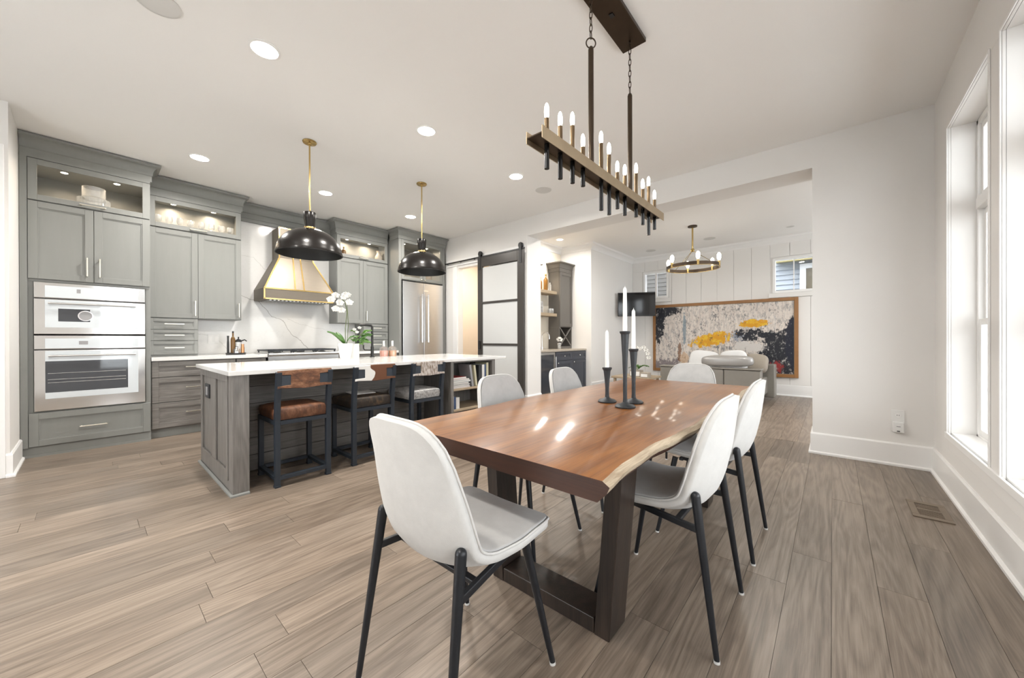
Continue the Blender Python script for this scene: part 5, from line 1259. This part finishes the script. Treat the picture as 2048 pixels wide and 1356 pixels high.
MB().cyl((ALX + .0105, 5.63, 2.55), (ALX + .03, 5.63, 2.55), .04, n=18).build('back_plate', 'black', sc, smooth=40)
MB().tube([(ALX + .03, 5.63, 2.55), (-4.32, 5.63, 2.62), (-4.25, 5.66, 2.61)], .008).build('arm', 'black', sc, smooth=40)
MB().lathe([(.02, .03), (.07, -.05), (.066, -.05), (.016, .028)], (-4.25, 5.68, 2.58), 18).build('lamp_shade', 'black', sc, smooth=40)
MB().ball((-4.25, 5.68, 2.55), .022, n=10, m=8).build('bulb', 'glow_warm', sc)
disk_light('sconce_glow', (-4.25, 5.68, 2.52), .04, 3, sc, (1, .82, .6), 150)

# ------------------------------------------------------------------ living room
pa = thing('abstract_painting', 'wide abstract painting with yellow and black patches in a wooden frame', 'painting', (-1.85, LBY, .36))
X0, X1, Z0, Z1, yf = -3.204, -.487, .356, 1.885, LBY - .016
MB().box(X0 + .06, X1 - .06, yf - .03, yf - .008, Z0 + .06, Z1 - .06).build('canvas', 'canvas', pa)
for nm, b in (('frame_side', (X0, X0 + .062, Z0, Z1)), ('frame_side', (X1 - .062, X1, Z0, Z1)), ('frame_rail', (X0 + .0625, X1 - .0625, Z0, Z0 + .062)), ('frame_rail', (X0 + .0625, X1 - .0625, Z1 - .062, Z1))):
    MB().box(b[0], b[1], yf - .045, yf - .001, b[2], b[3]).build(nm, 'frame_wood', pa, bevel=.004)
MB().box(X0 + .063, X1 - .063, yf - .0355, yf - .0305, Z0 + .063, Z0 + .068).box(X0 + .063, X1 - .063, yf - .0355, yf - .0305, Z1 - .068, Z1 - .063).box(X1 - .068, X1 - .063, yf - .0355, yf - .0305, Z0 + .0685, Z1 - .0685).build('inner_fillet', 'pillow_tan', pa)
tv = thing('wall_tv', 'black flat television on a swing arm beside the painting', 'television', (-3.35, 8.05, 1.6))
A = Vector((-3.64, 7.80, 0)); Bp = Vector((-2.955, 8.22, 0)); dv = (Bp - A).normalized(); nv = Vector((dv.y, -dv.x, 0))
def tvbox(m, u0, u1, d0, d1, z0, z1):
    q = [(u0, d0), (u1, d0), (u1, d1), (u0, d1)]; pts = [A + dv * u + nv * (-d_) for u, d_ in q]
    return m.hexa([(p.x, p.y, z0) for p in pts], [(p.x, p.y, z1) for p in pts])
Lt = (Bp - A).length
tvbox(MB(), 0, Lt, 0, .045, 1.605, 2.135).build('casing', 'black', tv, bevel=.004)
tvbox(MB(), .012, Lt - .012, -.002, -.0005, 1.622, 2.125).build('screen', 'tv', tv)
MB().bar((-3.70, 8.35, 1.9), (-3.33, 8.08, 1.9), .03, .05).box(LLX + .001, LLX + .02, 8.28, 8.44, 1.78, 2.02).build('swing_arm', 'black', tv)
sf = thing('leather_sectional', 'grey leather sectional sofa with its back to the dining room', 'sofa', (-1.7, 7.6, 0))
sx0, sx1 = -2.50, -.885
for k in range(3):
    a = sx0 + k * (sx1 - sx0) / 3; b = a + (sx1 - sx0) / 3
    MB().box(a + .002, b - .002, 7.18, 7.42, .12, .575).build('back_panel', 'leather', sf, bevel=.02, seg=3)
MB().box(sx0 - .01, sx1 + .01, 7.165, 7.43, .576, .60).build('back_cap', 'leather', sf, bevel=.01, seg=3)
MB().box(sx0, sx1, 7.421, 8.1, .12, .42).build('seat_base', 'leather', sf, bevel=.02, seg=3)
MB().box(-1.62, -.775, 7.98, 8.24, .045, .64).build('arm_block', 'leather', sf, bevel=.02, seg=3)
MB().box(sx0, -1.63, 8.101, 8.7, .12, .42).build('chaise_base', 'leather', sf, bevel=.02, seg=3)
for x in (sx0 + .1, sx1 - .1):
    for y in (7.25, 8.0): MB().box(x - .03, x + .03, y - .03, y + .03, 0, .1195).build('leg', 'black', sf)
def cushion(name, lb, c, sx, sy, sz, rot, mat):
    m = MB().ball((0, 0, 0), sx, sy, sz, n=28, m=16, p=.55)
    m.xf(Matrix.Translation(c) @ Matrix.Rotation(rot[2], 4, 'Z') @ Matrix.Rotation(rot[0], 4, 'X') @ Matrix.Rotation(rot[1], 4, 'Y'))
    o = m.build(name, mat, smooth=0); tag(o, lb, 'cushion', 'cushions on the sectional'); return o
cushion('back_cushion', 'silver grey leather cushion on top of the low sofa back', (-1.40, 7.33, .712), .40, .12, .095, (radians(3), radians(-1), radians(4)), 'pillow_silver')
cushion('throw_pillow', 'white throw pillow left of the grey sofa cushions', (-1.86, 7.74, .675), .26, .08, .20, (radians(-18), radians(6), .1), 'pillow_white')
cushion('throw_pillow', 'cream throw pillow in the middle of the sofa', (-1.36, 7.68, .69), .22, .07, .20, (radians(-12), radians(-5), 0), 'pillow_white')
cushion('throw_pillow', 'tan throw pillow on the sofa beside the arm', (-1.04, 7.80, .66), .19, .07, .17, (radians(-14), radians(4), -.1), 'pillow_tan')
co = thing('coffee_table', 'low brown wooden table beside the sofa', 'table', (-2.75, 6.5, 0))
MB().box(-3.05, -2.36, 6.25, 6.85, .395, .43).build('table_top', 'shelf_wood', co, bevel=.004)
for x in (-3.0, -2.41):
    for y in (6.3, 6.8): MB().box(x - .02, x + .02, y - .02, y + .02, 0, .3945).build('leg', 'shelf_wood', co)
for k, (x, y, w, h, lb) in enumerate(((-2.66, 6.45, .2, .115, 'larger wooden box planter on the low living room table'), (-2.46, 6.36, .14, .09, 'smaller wooden box on the low living room table'))):
    o = thing('box_planter', lb, 'box', (x, y, .431))
    MB().box(x - w / 2, x + w / 2, y - .07, y + .07, .431, .431 + h).build('box_body', 'pillow_tan', o, bevel=.004)
    MB().box(x - w / 2 + .015, x + w / 2 - .015, y - .0715, y - .0705, .445, .431 + h - .025).build('front_label', 'outlet', o)
lo = thing('table_orchid', 'white orchid with dark arching stem in the wooden box planter', 'plant', (-2.64, 6.45, .547))
for dx, dy in ((.14, .02), (-.08, .06), (.20, -.03), (.05, -.1)): leaf_blade((-2.62, 6.45, .572), (-2.62 + dx, 6.45 + dy, .62), .028, .04, 'leaf', lo)
MB().tube([(-2.64, 6.45, .553), (-2.68, 6.45, .66), (-2.74, 6.45, .80), (-2.76, 6.45, .88), (-2.72, 6.45, .93), (-2.60, 6.45, .92)], .006).build('flower_stem', 'stem', lo, smooth=40)
MB().tube([(-2.64, 6.45, .556), (-2.74, 6.43, .60), (-2.80, 6.42, .575)], .005).build('root', 'stem', lo, smooth=40)
for k, (dx, dz) in enumerate(((-.14, .91), (-.09, .95), (-.03, .94), (.03, .92), (.10, .95), (.14, .90), (.17, .84), (.19, .77))): flower((-2.62 + dx, 6.43, dz), (.2, -1, .1), .042, lo)
# ring chandelier
rx, ry, rz_ = -1.834, 6.876, 2.345; R = .41
rc = thing('ring_chandelier', 'round bronze ring chandelier with glowing bulbs in the living room', 'chandelier', (rx, ry, ZC))
MB().lathe([(0, 0), (.075, 0), (.075, -.02), (.02, -.03), (0, -.03)], (rx, ry, ZC), 28).build('canopy', 'bronze_dark', rc, smooth=40)
MB().cyl((rx, ry, ZC - .03), (rx, ry, 2.66), .014, n=12).build('stem', 'brass', rc, smooth=40)
MB().lathe([(0, .03), (.02, .03), (.035, 0), (.02, -.03), (0, -.03)], (rx, ry, 2.64), 16).build('hub', 'brass', rc, smooth=40)
MB().lathe([(R, -.028), (R + .012, -.028), (R + .012, .028), (R, .028), (R, -.028)], (rx, ry, rz_), 56, cap=False).build('ring', 'bronze_dark', rc, smooth=40)
MB().lathe([(R - .004, -.034), (R + .016, -.034), (R + .016, -.028), (R - .004, -.028), (R - .004, -.034)], (rx, ry, rz_), 56, cap=False).build('ring_edge', 'brass', rc, smooth=40)
for k in range(3):
    a = 2 * pi * k / 3 + .5; MB().cyl((rx + .02 * cos(a), ry + .02 * sin(a), 2.62), (rx + R * cos(a), ry + R * sin(a), rz_ + .02), .004, n=8).build('cable', 'brass', rc)
for k in range(6):
    a = 2 * pi * k / 6 + radians(56); c = (rx + (R + .006) * cos(a), ry + (R + .006) * sin(a), rz_)
    MB().cyl((c[0], c[1], rz_ - .03), (c[0], c[1], rz_ + .055), .02, n=14).build('socket', 'brass', rc, smooth=40)
    MB().lathe([(.012, 0), (.026, .03), (.032, .07), (.028, .105), (.012, .13), (0, .134)], (c[0], c[1], rz_ + .0555), 16).build('bulb', 'bulb_glow', rc, smooth=50)

# ------------------------------------------------------------------ outlet and floor vent
ow = thing('wall_outlet', 'white outlet plate with plug in night light on the plain wall', 'outlet', (.425, YF, .39))
MB().box(.385, .466, YF - .007, YF - .0005, .30, .486).build('plate', 'outlet', ow, bevel=.002)
MB().box(.392, .462, YF - .032, YF - .0075, .293, .385).build('night_light', 'outlet', ow, bevel=.006, seg=3)
MB().cyl((.427, YF - .0075, .44), (.427, YF - .010, .44), .017, n=20).build('socket', 'trim', ow, smooth=40)
for dx in (-.006, .006): MB().box(.427 + dx - .0015, .427 + dx + .0015, YF - .0108, YF - .0101, .436, .448).build('slot', 'socket', ow)
MB().box(.418, .436, YF - .0335, YF - .0325, .302, .312).build('sensor', 'socket', ow)
MB().box(.415, .440, YF - .0335, YF - .0325, .345, .349).build('seam', 'socket', ow)
fv = thing('floor_vent', 'wooden floor register with slots near the window wall', 'floor vent', (.465, 3.54, 0))
MB().box(.378, .552, 3.385, 3.43, 0.0, .006).box(.378, .552, 3.655, 3.70, 0.0, .006).box(.378, .412, 3.4305, 3.6545, 0.0, .006).box(.518, .552, 3.4305, 3.6545, 0.0, .006).build('frame', 'vent', fv, bevel=.002)
MB().box(.412, .518, 3.43, 3.655, .0002, .001).build('duct', 'vent_dark', fv)
for k in range(10):
    y = 3.440 + (k % 5) * .019 + (.113 if k > 4 else 0)
    MB().box(.4125, .5175, y, y + .008, .0012, .005).build('slat', 'vent', fv)
MB().box(.4125, .5175, 3.533, 3.553, .0012, .006).build('cross_bar', 'vent', fv)
